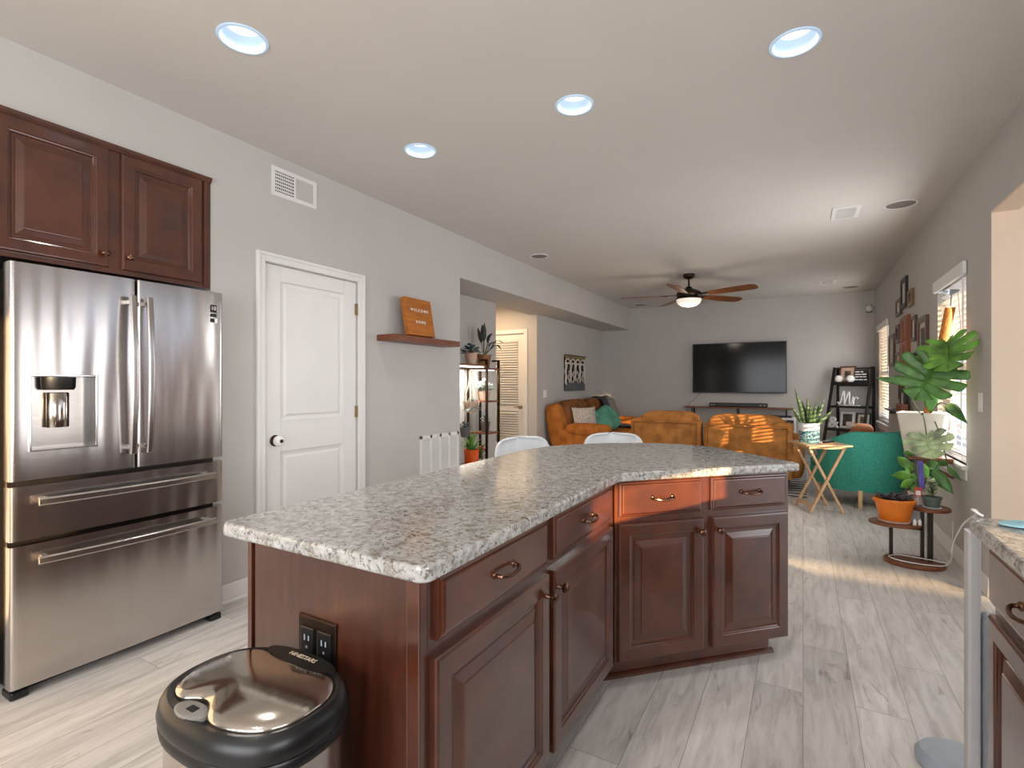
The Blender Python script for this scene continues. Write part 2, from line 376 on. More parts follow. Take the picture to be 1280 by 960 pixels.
def text_mesh(name, body, size, mat, T, parent, extrude=.0015, shear=0, bold=0):
    cu = bpy.data.curves.new(name, 'FONT'); cu.body = body; cu.size = size; cu.align_x = 'CENTER'; cu.align_y = 'CENTER'
    cu.extrude = extrude; cu.shear = shear; cu.offset = bold
    to = bpy.data.objects.new('tmp', cu); COL.objects.link(to)
    dg = bpy.context.evaluated_depsgraph_get(); me = bpy.data.meshes.new_from_object(to.evaluated_get(dg))
    bpy.data.objects.remove(to); me.name = name
    me.transform(T)
    root = parent
    while root is not None and root.parent is not None: root = root.parent
    if root is not None and root.type == 'EMPTY': me.transform(root_matrix(root).inverted())
    me.materials.clear(); me.materials.append(mat)
    o = bpy.data.objects.new(name, me); COL.objects.link(o); o.parent = parent; return o
def textT(o, u, n):
    """text x -> u, text y -> up, text z -> n"""
    u = Vector(u).normalized(); n = Vector(n).normalized(); up = n.cross(u)
    T = Matrix.Identity(4)
    for i in range(3): T[i][0] = u[i]; T[i][1] = up[i]; T[i][2] = n[i]; T[i][3] = o[i]
    return T
def spline(pts, n=8):
    P = [Vector(p) for p in pts]; P = [2*P[0]-P[1]]+P+[2*P[-1]-P[-2]]; out = []
    for i in range(1, len(P)-2):
        for k in range(n):
            t = k/n; a, b, c, d = P[i-1], P[i], P[i+1], P[i+2]
            out.append(.5*((2*b)+(-a+c)*t+(2*a-5*b+4*c-d)*t*t+(-a+3*b-3*c+d)*t**3))
    out.append(P[-2]); return out
def wall(name, axis, p0, p1, a0, a1, z0, z1, holes=(), mat=None):
    """slab wall: axis 'x' = faces +-x, runs along y; 'y' = runs along x. holes (b0,b1,h0,h1)"""
    cuts = sorted({a0, a1, *[h[0] for h in holes], *[h[1] for h in holes]}); mb = MB()
    def put(b0, b1, h0, h1):
        if h1-h0 < 1e-4: return
        mb.box((p0, b0, h0), (p1, b1, h1)) if axis == 'x' else mb.box((b0, p0, h0), (b1, p1, h1))
    for b0, b1 in zip(cuts, cuts[1:]):
        z = z0
        for h in sorted([h for h in holes if h[0] <= b0+1e-6 and h[1] >= b1-1e-6], key=lambda h: h[2]):
            put(b0, b1, z, h[2]); z = h[3]
        put(b0, b1, z, z1)
    return struct(mb.build(name, mat or M['wall']))

def holed_ceiling():
    """ceiling slab with round openings for the recessed lights"""
    b = bmesh.new(); xs = sorted({-3.75, 1.095} | {x+d for x, y in CANS for d in (-.13, .13)}); ys = sorted({-2.5, YB+.12} | {y+d for x, y in CANS for d in (-.13, .13)})
    for x0, x1 in zip(xs, xs[1:]):
        for y0, y1 in zip(ys, ys[1:]):
            hit = [c for c in CANS if x0-1e-6 <= c[0] <= x1+1e-6 and y0-1e-6 <= c[1] <= y1+1e-6]
            if not hit: b.faces.new([b.verts.new(p) for p in ((x0, y0, H), (x0, y1, H), (x1, y1, H), (x1, y0, H))]); continue
            cx_, cy_ = hit[0]; n = 40; ring, sqr = [], []
            for k in range(n):
                a = 2*PI*(k+.5)/n; c, d = math.cos(a), math.sin(a)
                ring.append(b.verts.new((cx_+.094*c, cy_+.094*d, H)))
                m = min((x1-cx_ if c > 0 else cx_-x0)/abs(c), (y1-cy_ if d > 0 else cy_-y0)/abs(d))
                sqr.append(b.verts.new((cx_+m*c, cy_+m*d, H)))
            for k in range(n): b.faces.new([ring[k], sqr[k], sqr[(k+1) % n], ring[(k+1) % n]])
            cs = [(x0, y0), (x1, y0), (x1, y1), (x0, y1)]
            for k in range(n):
                p, q = sqr[k].co, sqr[(k+1) % n].co
                if abs(p.x-q.x) > 1e-5 and abs(p.y-q.y) > 1e-5:
                    cc = min(cs, key=lambda w: (w[0]-(p.x+q.x)/2)**2+(w[1]-(p.y+q.y)/2)**2); b.faces.new([sqr[k], b.verts.new((cc[0], cc[1], H)), sqr[(k+1) % n]])
    mb = MB(); mb.b.free(); mb.b = b
    mb.box((-3.75, -2.5, H+.16), (1.095, YB+.12, H+.2)); mb.box((1.095, -2.5, H), (5.1, 4.19, H+.1))
    return mb.build('ceiling', M['ceiling'])
# ================================================================ THE SETTING
H = 2.74; XR = .975; XL = -2.93; XB = -3.47; YB = 9.75; ZS = 2.325
floor = struct(MB().box((-5.2, -2.5, -.1), (1.095, YB+.12, 0)).box((1.095, -2.5, -.1), (5.1, 4.19, 0)).build('floor', M['floor']))
struct(MB().box((1.095, 4.19, -.3), (14, 24, -.16)).box((5.1, -16, -.3), (14, 4.19, -.16)).box((-5.2, -16, -.3), (5.1, -2.5, -.16)).build('ground', M['ground']))
CANS = ((-2.06, 1.32), (-.03, 2.50), (-1.04, 2.49), (-2.08, 2.50), (-1.04, -.2))
ceil = struct(holed_ceiling())
# left kitchen wall with refrigerator alcove and pantry doorway
AL0, AL1, ALZ = .73, 1.685, 2.45
wl = wall('wall_left', 'x', XL-.12, XL, -2.5, 4.12, 0, H, [(AL0, AL1, 0, ALZ), (2.02, 2.785, 0, 2.045)])
mb = MB()
mb.box((-3.75, AL0-.1, 0), (-3.65, AL1+.1, ALZ+.1)); mb.box((-3.65, AL0-.1, 0), (XL-.12, AL0, ALZ+.1))
mb.box((-3.65, AL1, 0), (XL-.12, AL1+.1, ALZ+.1)); mb.box((-3.65, AL0, ALZ), (XL-.12, AL1, ALZ+.1))
struct(mb.build('wall_alcove', M['wall']))
struct(MB().box((XB-.12, 4.0, 0), (XL-.12, 4.12, ZS)).build('wall_recess_return', M['wall']))
wall('wall_left_recess', 'x', XB-.12, XB, 4.12, YB, 0, ZS, [(5.68, 6.86, 0, ZS)])
struct(MB().box((XB-.12, 4.12, ZS), (XL, YB, H)).build('wall_soffit', M['wall']))
wall('wall_hall_north', 'y', 6.86, 6.98, -5.2, XB-.12, 0, 2.5, [(-4.33, -3.69, 0, 2.05)])
wall('wall_hall_south', 'y', 5.56, 5.68, -5.2, XB-.12, 0, 2.5)
wall('wall_hall_end', 'x', -5.2, -5.08, 5.68, 6.86, 0, 2.5)
struct(MB().box((-5.2, 5.56, 2.5), (XB-.12, 6.98, 2.58)).build('ceiling_hall', M['ceiling']))
wall('wall_back', 'y', YB, YB+.12, XB-.12, XR+.12, 0, H)
W1 = (4.60, 5.46, .72, 2.09); W2 = (8.27, 9.25, .74, 2.10)
wall('wall_right', 'x', XR, XR+.12, -2.5, YB, 0, H, [(1.9, 4.07, 0, 2.31), (-2.5, 1.9, 0, 2.31), W1, W2])
# nook wall and unseen kitchen walls, some cut to shape the sun
wall('wall_nook_north', 'y', 4.07, 4.19, XR+.12, 1.5, 0, H, mat=M['sun_beige'])
struct(MB().box((XR, 4.058, 0), (XR+.12, 4.07, 2.31)).box((XR, 1.9, 2.298), (XR+.12, 4.058, 2.31)).build('trim_6', M['sun_beige']))  # thin lining added to carry the sunlit tone on the jamb
wall('wall_sun_mask_south', 'y', 1.78, 1.9, 2.0, 5.1, 0, H, [(2.15, 3.3, .425, .500), (3.9, 5.1, 1.25, H)])  # unseen wall; slit shaped to lay a sun band on the floor
wall('wall_sun_mask_east', 'x', 2.0, 2.12, -2.5, 1.78, 0, H, [(-1.0, .16, 1.07, 1.40), (.16, .34, 1.02, 1.12)])  # unseen wall; holes cut to steer sun onto the island drawers
wall('wall_kitchen_south', 'y', -2.5, -2.38, -3.05, 2.0, 0, H, [(-1.9, .7, .9, 2.2)])
for k, y in enumerate((2.12, 2.75, 3.25)): struct(MB().box((4.98, y-.09, 0), (5.1, y+.09, H)).build('trim_%d' % (k+3), M['walnut']))  # unseen posts added to streak the refrigerator reflections
mb = MB()
for k in range(80):
    y = -2+k*.2; mb.box((9+.02*(k % 2), y, -.16), (9.04+.02*(k % 2), y+.195, 2.45))
struct(mb.build('wall_added_fence', M['walnut']))  # unseen fence added to darken what the refrigerator reflects
# baseboards
def baseboard(name, boxes):
    mb = MB()
    for a, c in boxes: mb.box(a, c)
    return struct(mb.build(name, M['trim'], bevel=.004))
baseboard('baseboard_left', [((XL, AL1+.01, 0), (XL+.015, 1.955, .11)), ((XL, 2.85, 0), (XL+.015, 4.12, .11)), ((XB, 4.12, 0), (XB+.015, 5.68, .11)), ((XB, 6.86, 0), (XB+.015, YB-.015, .11)),
    ((XL+.015, AL1+.01, 0), (XL+.028, 1.955, .018)), ((XL+.015, 2.85, 0), (XL+.028, 4.12, .018))])
baseboard('baseboard_right', [((XR-.015, 4.07, 0), (XR, YB-.015, .115))])
baseboard('baseboard_back', [((XB+.015, YB-.015, 0), (XR-.015, YB, .11))])

# pantry door and casing
DY0, DY1, DZ = 2.02, 2.785, 2.045
mb = MB()
for a, c in (((XL, DY0-.062, 0), (XL+.018, DY0-.004, DZ+.062)), ((XL, DY1+.004, 0), (XL+.018, DY1+.062, DZ+.062)), ((XL, DY0-.004, DZ+.004), (XL+.018, DY1+.004, DZ+.062))): mb.box(a, c)
for a, c in (((XL+.018, DY0-.062, 0), (XL+.026, DY0-.040, DZ+.062)), ((XL+.018, DY1+.040, 0), (XL+.026, DY1+.062, DZ+.062)), ((XL+.018, DY0-.040, DZ+.040), (XL+.026, DY1+.040, DZ+.062))): mb.box(a, c)
struct(mb.build('trim_1', M['trim'], bevel=.004))
T = frameT((XL-.05, DY0+.003, .008), (0, 1, 0), (1, 0, 0))
mb = MB(); w, h = DY1-DY0-.006, DZ-.01
mb.box((0, 0, 0), (w, .028, h), T)
stile = .118
def dpanel(z0, z1):
    rect_rings(mb, T, stile, z0, w-stile, z1, [(0, .028), (0, .034), (.010, .030), (.022, .0285), (.030, .0285), (.045, .036), (.05, .036)])
# frame members proud of the sunk fields
fd = .042
for a, c in (((0, .028, 0), (stile, fd, h)), ((w-stile, .028, 0), (w, fd, h)), ((stile, .028, 0), (w-stile, fd, .22)), ((stile, .028, .835), (w-stile, fd, 1.03)), ((stile, .028, 1.935), (w-stile, fd, h))): mb.box(a, c, T)
dpanel(.22, .835); dpanel(1.03, 1.935)
door1 = struct(mb.build('door_1', M['trim'], bevel=.006))
mb = MB(); Tk = frameT((XL-.008, 2.095, .918), (0, 1, 0), (1, 0, 0)) @ Matrix.Rotation(-PI/2, 4, 'X')
mb.lathe([(.034, 0), (.036, .006), (.03, .012), (.012, .016), (.012, .03)], n=24, T=Tk)
kb = mb.build('door_knob', M['bronze'], door1, smooth=True)
mb = MB(); mb.lathe([(.022, .026), (.031, .030), (.034, .045), (.030, .064), (.022, .07)], n=16, T=Tk); kc = mb.build('knob_cover', M['white'], kb, smooth=True); kc['label'] = 'white knob cover'
MB().lathe([(.012, .070), (.012, .073)], n=14, T=Tk).build('cover_hole', M['black'], kc)
for z in (.24, 1.03, 1.80):
    MB().box((XL-.006, DY1-.016, z), (XL+.006, DY1+.003, z+.085)).build('hinge', M['brass'], door1)

# louvred hall door
LX0, LX1, LZ = -4.325, -3.695, 2.045
mb = MB(); yf = 6.87
for a, c in (((LX0, yf, .01), (LX0+.09, yf+.035, LZ)), ((LX1-.10, yf, .01), (LX1, yf+.035, LZ)), ((LX0+.09, yf, LZ-.10), (LX1-.10, yf+.035, LZ)), ((LX0+.09, yf, .01), (LX1-.10, yf+.035, .2)), ((LX0+.09, yf, .86), (LX1-.10, yf+.035, .94))): mb.box(a, c)
z = .215
while z < LZ-.115:
    if not .835 < z < .95:
        mb.loft([[Vector((x, yf-.012, z+.006)), Vector((x, yf-.010, z-.004)), Vector((x, yf+.036, z+.030)), Vector((x, yf+.034, z+.038))] for x in (LX0+.088, LX1-.098)])
    z += .038
mb.box((LX0+.08, yf+.036, .02), (LX1-.08, yf+.042, LZ-.02))
door2 = struct(mb.build('door_2', M['trim'], bevel=.002))
mb = MB(); Tk = frameT((LX1-.05, yf, .925), (1, 0, 0), (0, -1, 0))
mb.lathe([(.026, 0), (.026, .006), (.010, .01), (.010, .03), (.024, .038), (.026, .05), (.018, .06)], n=18, T=Tk @ Matrix.Rotation(-PI/2, 4, 'X'))
mb.tube([Tk @ Vector((0, .045, 0)), Tk @ Vector((-.10, .045, .0))], .007)
mb.build('door_handle', M['brass'], door2, smooth=True)
mb = MB()
for a, c in (((LX1+.005, 6.842, 0), (LX1+.07, 6.86, LZ+.07)), ((LX0-.07, 6.842, 0), (LX0-.005, 6.86, LZ+.07)), ((LX0-.005, 6.842, LZ+.006), (LX1+.005, 6.86, LZ+.07))): mb.box(a, c)
struct(mb.build('trim_2', M['trim'], bevel=.004))

# windows: frame, panes, sill
def window(name, w, valy):
    y0, y1, z0, z1 = w; mb = MB(); xo0, xo1 = XR+.075, XR+.11
    for a, c in (((xo0, y0, z0), (xo1, y0+.05, z1)), ((xo0, y1-.05, z0), (xo1, y1, z1)), ((xo0, y0+.05, z0), (xo1, y1-.05, z0+.05)), ((xo0, y0+.05, z1-.05), (xo1, y1-.05, z1)), ((xo0, y0+.05, (z0+z1)/2-.02), (xo1, y1-.05, (z0+z1)/2+.02))): mb.box(a, c)
    f = struct(mb.build(name, M['trim']))
    MB().box((xo0+.015, y0+.05, z0+.05), (xo0+.02, y1-.05, (z0+z1)/2-.02)).build('lower_pane', M['glass'], f)
    MB().box((xo0+.015, y0+.05, (z0+z1)/2+.02), (xo0+.02, y1-.05, z1-.05)).build('upper_pane', M['glass'], f)
    MB().box((XR-.035, y0-.05, z0-.028), (XR+.075, y1+.05, z0)).build('sill', M['trim'], f, bevel=.005)
    MB().box((XR-.014, y0-.04, z0-.10), (XR, y1+.04, z0-.028)).build('apron', M['trim'], f, bevel=.004)
    return f
window('window_1', W1, 0); window('window_2', W2, 0)
def blind(w, label, tilt):
    y0, y1, z0, z1 = w
    t = thing('window_blind', label, 'blind', (XR+.03, (y0+y1)/2, z0))
    MB().box((XR-.028, y0-.035, z1-.055), (XR-.004, y1+.035, z1+.035)).build('valance', M['blind'], t, bevel=.006)
    mb = MB(); z = z0+.055; xc = XR+.032; hw = .0245
    while z < z1-.05:
        dx, dz = hw*math.cos(tilt), hw*math.sin(tilt)
        mb.loft([[Vector((xc-dx, y, z-dz-.0015)), Vector((xc+dx, y, z+dz-.0015)), Vector((xc+dx, y, z+dz+.0015)), Vector((xc-dx, y, z-dz+.0015))] for y in (y0+.006, y1-.006)])
        z += .043
    mb.build('slats', M['blind'], t)
    MB().box((xc-.026, y0+.006, z0+.01), (xc+.026, y1-.006, z0+.026)).build('bottom_rail', M['blind'], t, bevel=.003)
    for f in (.16, .5, .84):
        y = y0+(y1-y0)*f; mb = MB(); mb.tube([(xc-.027, y, z0+.02), (xc-.027, y, z1-.03)], .0016, 5); mb.build('ladder_cord', M['white'], t)
    MB().tube([(xc-.034, y0+.07, z1-.06), (xc-.036, y0+.07, z1-.75)], .004, 6).build('tilt_wand', M['white'], t)
    return t
blind(W1, 'white slatted blind in the window behind the monstera', math.radians(-17))
blind(W2, 'white slatted blind in the far corner window beside the black ladder shelf', math.radians(-46))
# glazing of the unseen window added in the kitchen south wall
struct(MB().box((-1.9, -2.45, .9), (.7, -2.444, 2.2)).build('window_3', M['glass']))

# ================================================================ KITCHEN: refrigerator
FX = -2.75
fr = thing('refrigerator', 'stainless french-door refrigerator with an ice and water dispenser', 'refrigerator', (-3.1, 1.22, 0))
MB().box((-3.5, .795, .045), (-2.835, 1.645, 1.755)).build('body', M['darkmetal'], fr, bevel=.006)
def steel_panel(y0, y1, z0, z1, crown, hole=None, yc=None, hw=None):
    mb = MB(); yc = (y0+y1)/2 if yc is None else yc; hw = (y1-y0)/2 if hw is None else hw
    ys = sorted({y0+(y1-y0)*k/24 for k in range(25)} | ({hole[0], hole[1]} if hole else set()))
    zs = sorted({z0, z1} | ({hole[2], hole[3]} if hole else set()))
    ys = [y for i, y in enumerate(ys) if i == 0 or y-ys[i-1] > .002 or y in (hole or ())]
    def X(y):
        e = min(y-y0, y1-y); r = .012
        return FX-crown*((y-yc)/hw)**2-(0 if e > r else r-math.sqrt(max(0, r*r-(r-e)**2)))
    ys = sorted(set(ys) | {y0+.002, y0+.006, y0+.012, y1-.002, y1-.006, y1-.012})
    g = {}
    for i, y in enumerate(ys):
        for j, z in enumerate(zs): g[i, j] = mb.v((X(y), y, z))
    bk = {}
    for i, y in enumerate(ys):
        for j in (0, len(zs)-1): bk[i, j] = mb.v((-2.825, y, zs[j]))
    for i in range(len(ys)-1):
        for j in range(len(zs)-1):
            if hole and ys[i] >= hole[0]-1e-6 and ys[i+1] <= hole[1]+1e-6 and zs[j] >= hole[2]-1e-6 and zs[j+1] <= hole[3]+1e-6: continue
            mb.face([g[i, j], g[i+1, j], g[i+1, j+1], g[i, j+1]])
        J = len(zs)-1
        mb.face([g[i, 0], bk[i, 0], bk[i+1, 0], g[i+1, 0]]); mb.face([g[i, J], g[i+1, J], bk[i+1, J], bk[i, J]])
        mb.face([bk[i, 0], bk[i, J], bk[i+1, J], bk[i+1, 0]])
    for i in (0, len(ys)-1): mb.face([g[i, j] for j in range(len(zs))]+[bk[i, len(zs)-1], bk[i, 0]])
    return mb
hole = (.852, 1.072, 1.008, 1.312)
ld = steel_panel(.787, 1.229, .885, 1.775, .010, hole, 1.22, .435).build('door', M['steel'], fr, smooth=True)
rd = steel_panel(1.237, 1.655, .885, 1.775, .010, None, 1.22, .435).build('door', M['steel'], fr, smooth=True)
md = steel_panel(.787, 1.655, .642, .862, .010).build('drawer', M['steel'], fr, smooth=True)
bd = steel_panel(.787, 1.655, .045, .620, .010).build('drawer', M['steel'], fr, smooth=True)
# dispenser
y0, y1, z0, z1 = hole; xb = FX-.068; xf = FX+.0
mb = MB()
mb.box((xb-.004, y0, z0), (xb, y1, z1)); mb.box((xb, y0-.004, z0-.004), (xf-.008, y0, z1+.004)); mb.box((xb, y0, z1), (xf-.006, y1, z1+.004)); mb.box((xb, y0, z0-.004), (xf-.006, y1, z0))
dsp = mb.build('dispenser_niche', M['steel_flat'], ld)
MB().box((xb, y1, z0-.004), (xf-.004, y1+.004, z1+.004)).build('niche_side', M['black'], ld)
mb = MB()
for a, c in (((xf-.008, y0-.008, z0-.008), (xf+.002, y0, z1+.008)), ((xf-.008, y1, z0-.008), (xf+.002, y1+.008, z1+.008)), ((xf-.008, y0, z1), (xf+.002, y1, z1+.008)), ((xf-.008, y0, z0-.008), (xf+.002, y1, z0))): mb.box(a, c)
mb.build('niche_frame', M['chrome'], ld, bevel=.002)
MB().lathe([(.052, -.055), (.058, -.045), (.06, 0)], (xb+.03, (y0+y1)/2-.01, z1-.002), 28, .75, 1).build('nozzle_housing', M['black'], ld, smooth=True)
MB().lathe([(.037, -.150), (.039, -.145), (.039, -.004), (.036, 0)], (xb+.022, (y0+y1)/2-.01, z1-.068), 28, .6, 1).build('paddle', M['steel_lid'], ld, smooth=True)
def bowed(p, q, n, bow, w, t):
    p, q, n = Vector(p), Vector(q), Vector(n); mb = MB(); d = (q-p).normalized(); a = d.cross(n).normalized(); rings = []
    for k in range(21):
        f = k/20; c = p.lerp(q, f)+n*(bow*(1-(2*f-1)**2))
        rings.append([c+a*w/2*i+n*t/2*j for i, j in ((-1, -.7), (1, -.7), (1, .4), (.6, 1), (-.6, 1), (-1, .4))])
    mb.loft(rings)
    for c in (p+d*.03, q-d*.03): mb.bar(c-n*.040, c+n*.004, w*.8, w*.7)
    return mb
for par, y in ((ld, 1.199), (rd, 1.268)):
    bowed((FX+.042, y, .955), (FX+.042, y, 1.692), (1, 0, 0), .022, .028, .016).build('handle', M['steel_flat'], par, bevel=.002)
for par, z in ((md, .797), (bd, .557)):
    bowed((FX+.036, .862, z), (FX+.036, 1.59, z), (1, 0, 0), .024, .032, .014).build('handle', M['steel_flat'], par, bevel=.002)
for y in (.82, 1.62): MB().box((-2.86, y-.03, 0), (-2.765, y+.03, .034)).build('foot', M['black'], fr, bevel=.008)
MB().box((-3.45, .82, .002), (-2.84, 1.62, .045)).build('toe_grille', M['black'], fr)
st = MB().box((FX-.0095, 1.584, 1.664), (FX-.0055, 1.617, 1.705)).build('energy_sticker', M['black'], rd)
st2 = MB().box((FX-.0095, 1.584, 1.640), (FX-.0055, 1.617, 1.658)).build('energy_sticker', M['black'], rd)
st3 = MB().box((FX-.0095, 1.584, 1.611), (FX-.0055, 1.606, 1.632)).build('energy_sticker', M['black'], rd)
text_mesh('sticker_figure', '10', .028, M['white'], textT((FX-.005, 1.600, 1.686), (0, 1, 0), (1, 0, 0)), rd, .0004)
MB().box((FX-.0095, 1.606, 1.609), (FX-.0052, 1.621, 1.632)).build('sticker_corner', M['white'], rd)

# ---- cabinet doors
RAISED = [(0, 0), (0, .014), (.003, .018), (.007, .0195), (.010, .020), (.050, .020), (.053, .0185), (.055, .0150), (.060, .0135), (.063, .009), (.067, .0045), (.076, .0045), (.078, .007), (.104, .0155), (.106, .018), (.109, .0185)]
SLAB = [(0, 0), (0, .010), (.004, .013), (.009, .014), (.014, .019), (.018, .020)]
def cab_door(par, T, x0, z0, x1, z1, knob, name='door'):
    mb = MB(); rect_rings(mb, T, x0, z0, x1, z1, RAISED); d = mb.build(name, M['cherry'], par)
    if knob:
        K = T @ Matrix.Translation((knob[0], .02, knob[1])) @ Matrix.Rotation(-PI/2, 4, 'X')
        MB().lathe([(.010, 0), (.007, .004), (.006, .014), (.013, .018), (.0165, .024), (.0165, .029), (.011, .034), (.004, .0355)], n=20, T=K).build('knob', M['pull'], d, smooth=True)
    return d
def cab_drawer(par, T, x0, z0, x1, z1, pull=True):
    mb = MB(); rect_rings(mb, T, x0, z0, x1, z1, SLAB); d = mb.build('drawer', M['cherry'], par)
    if pull:
        xc, zc = (x0+x1)/2, (z0+z1)/2+.0; L = .048
        pts = spline([(xc-L, .018, zc+.003), (xc-L, .036, zc+.001), (xc-L*.55, .046, zc-.003), (xc, .048, zc-.005), (xc+L*.55, .046, zc-.003), (xc+L, .036, zc+.001), (xc+L, .018, zc+.003)], 5)
        mb = MB(); mb.tube([T @ p for p in pts], .0052, 8)
        for s in (-1, 1):
            K = T @ Matrix.Translation((xc+s*L, .019, zc+.003)) @ Matrix.Rotation(-PI/2, 4, 'X'); mb.lathe([(.011, 0), (.010, .004), (.006, .007)], n=14, T=K)
        mb.build('pull', M['pull'], d, smooth=True)
    return d
# upper cabinet over the refrigerator
uc = thing('upper_cabinet', 'dark cherry two-door wall cabinet above the stainless refrigerator', 'cabinet', (-3.2, 1.2, 1.82))
MB().box((-3.5, .735, 1.82), (-2.931, 1.675, 2.435)).build('carcass', M['cherry_dark'], uc)
MB().box((-2.931, .735, 1.82), (-2.926, 1.678, 2.435)).build('face_frame', M['cherry'], uc)
mb = MB(); prof = [(0, 2.415), (.006, 2.417), (.010, 2.424), (.018, 2.432), (.020, 2.444), (.012, 2.448), (0, 2.448)]
mb.loft([[Vector((-2.926+d, y, z)) for d, z in prof] for y in (.735, 1.682)]); mb.build('crown_strip', M['cherry'], uc)
T = frameT((-2.926, 0, 0), (0, 1, 0), (1, 0, 0))
cab_door(uc, T, .772, 1.842, 1.187, 2.413, (1.163, 1.905)); cab_door(uc, T, 1.240, 1.842, 1.625, 2.413, (1.266, 1.905))
MB().box((-2.926, 1.640, 1.83), (-2.914, 1.655, 2.415)).build('edge_bead', M['cherry'], uc)

# ---- island: straight unit, angled unit, granite top
ia = thing('island_base_cabinet', 'straight run of the dark cherry island with plain end panel facing the trash can', 'cabinet', (-1, 1.45, 0))
c45 = math.sqrt(.5); P0 = Vector((-.70, 2.1, 0))
back_l = P0+Vector((-c45, c45, 0))*.60
mb = MB(); mb.prism([(-1.275, .865), (-.70, .865), (-.70, 2.1), (back_l.x, back_l.y), (-1.275, 2.5)], .095, .873); mb.build('carcass', M['cherry_dark'], ia)
mb = MB(); mb.prism([(-1.275, .865), (-.765, .865), (-.765, 2.13), (back_l.x, back_l.y-.02), (-1.275, 2.48)], 0, .095); mb.build('toe_kick', M['cherry'], ia)
MB().box((-1.268, .847, 0), (-.735, .865, .873)).build('end_panel', M['cherry_dark'], ia)
MB().box((-1.292, .842, 0), (-1.276, .870, .873)).build('corner_strip', M['cherry'], ia)
MB().box((-.737, .838, 0), (-.700, .866, .873)).build('corner_post', M['cherry'], ia, bevel=.003)
T = frameT((-.70, 0, 0), (0, 1, 0), (1, 0, 0))
cab_drawer(ia, T, .885, .722, 1.430, .862); cab_drawer(ia, T, 1.472, .722, 2.040, .862)
cab_door(ia, T, .872, .112, 1.437, .690, (1.412, .632)); cab_door(ia, T, 1.472, .112, 2.048, .690, (1.498, .632))
ib = thing('island_base_cabinet', 'angled end unit of the dark cherry island nearest the green chair', 'cabinet', (-.5, 2.6, 0), PI/4)
T = frameT(P0, (c45, c45, 0), (c45, -c45, 0))
mb = MB(); mb.box((.004, -.60, .095), (.90, 0, .873), T); mb.build('carcass', M['cherry_dark'], ib)
mb = MB(); mb.box((.004, .0, .095), (.90, .003, .873), T); mb.build('face_frame', M['cherry'], ib)
mb = MB(); mb.box((.0, -.55, 0), (.845, -.06, .095), T); mb.build('toe_kick', M['cherry'], ib)
mb = MB(); mb.loft([[T @ Vector((x, y-.06, z)) for y, z in ((0, 0), (.018, 0), (.016, .010), (.008, .018), (0, .020))] for x in (-.04, .862)]); mb.build('shoe_moulding', M['cherry'], ib)
T2 = T @ Matrix.Translation((0, .003, 0))
cab_drawer(ib, T2, .020, .716, .424, .864); cab_drawer(ib, T2, .470, .716, .880, .864)
cab_door(ib, T2, .016, .105, .432, .688, (.408, .632)); cab_door(ib, T2, .474, .105, .884, .688, (.500, .632))
def rounded(pts, r, n=6):
    """round polygon corners, per-point radius"""
    out = []; N = len(pts)
    for i in range(N):
        p = Vector(pts[i][:2]); rr = pts[i][2] if len(pts[i]) > 2 else r
        a = (Vector(pts[i-1][:2])-p); b = (Vector(pts[(i+1) % N][:2])-p)
        a.normalize(); b.normalize(); k = rr
        s, e = p+a*k, p+b*k
        for j in range(n+1):
            t = j/n; q = (1-t)**2*s+2*t*(1-t)*p+t*t*e; out.append((q.x, q.y))
    return out
# the worktop
out = [(-1.357, .803, .03), (-.656, .803, .035), (-.656, 2.055, .03), (-.008, 2.735, .02), (-.49, 3.225, .10), (-.78, 3.245, .12), (-1.10, 3.065, .15), (-1.335, 2.74, .14), (-1.357, 2.45, .1)]
mb = MB(); mb.prism(rounded(out, .03), .875, .912)
top = tag(mb.build('island_countertop', M['granite'], bevel=.008, seg=3), 'speckled grey granite worktop with a bent end on the cherry island', 'countertop')
# outlet on the end panel
ot = thing('electrical_outlet', 'black double outlet on the island end panel behind the trash can', 'outlet', (-1.02, .847, .645))
T = frameT((-1.02, .8465, .655), (1, 0, 0), (0, -1, 0))
mb = MB(); rect_rings(mb, T, -.066, -.060, .066, .058, [(0, 0), (0, .004), (.004, .007), (.006, .007)]); mb.build('cover_plate', M['bronze'], ot)
for s in (-1, 1):
    mb = MB(); rect_rings(mb, T, s*.03-.024, -.036, s*.03+.024, .034, [(0, .006), (0, .010), (.003, .011)]); rc = mb.build('receptacle', M['black'], ot)
    mb = MB()
    for x, z, a, b in ((-.007, .008, .002, .007), (.007, .008, .002, .006), (0, -.014, .003, .003)): mb.box((s*.03+x-a, .0108, z-b), (s*.03+x+a, .0114, z+b), T)
    mb.build('slots', M['greyplast'], rc)

# ---- trash can
tc = thing('trash_can', 'oval stainless sensor trash can with black rim in front of the island end', 'trash can', (-1.0, .668, 0))
def sup(a, b, e=2.5, n=56):
    def f(i):
        return [((a-i)*math.copysign(abs(math.cos(t))**(2/e), math.cos(t)), (b-i)*math.copysign(abs(math.sin(t))**(2/e), math.sin(t))) for t in [2*PI*k/n for k in range(n)]]
    return f
o1 = sup(.205, .150)
MB().rings(o1, [(.016, .03), (.012, .035), (.012, .585)]).build('bin_body', M['steel_flat'], tc, smooth=True, world=False)
MB().rings(o1, [(.012, 0), (.006, .004), (.006, .03), (.014, .034)]).build('base_ring', M['black'], tc, smooth=True, world=False)
MB().rings(o1, [(.010, .572), (.004, .576), (.002, .590), (.006, .597), (.010, .598)]).build('collar', M['black'], tc, smooth=True, world=False)
MB().rings(o1, [(.012, .598), (.002, .602), (.0, .612), (.004, .630), (.011, .642), (.018, .647), (.026, .645), (.034, .640)]).build('lid_rim', M['black'], tc, smooth=True, world=False)
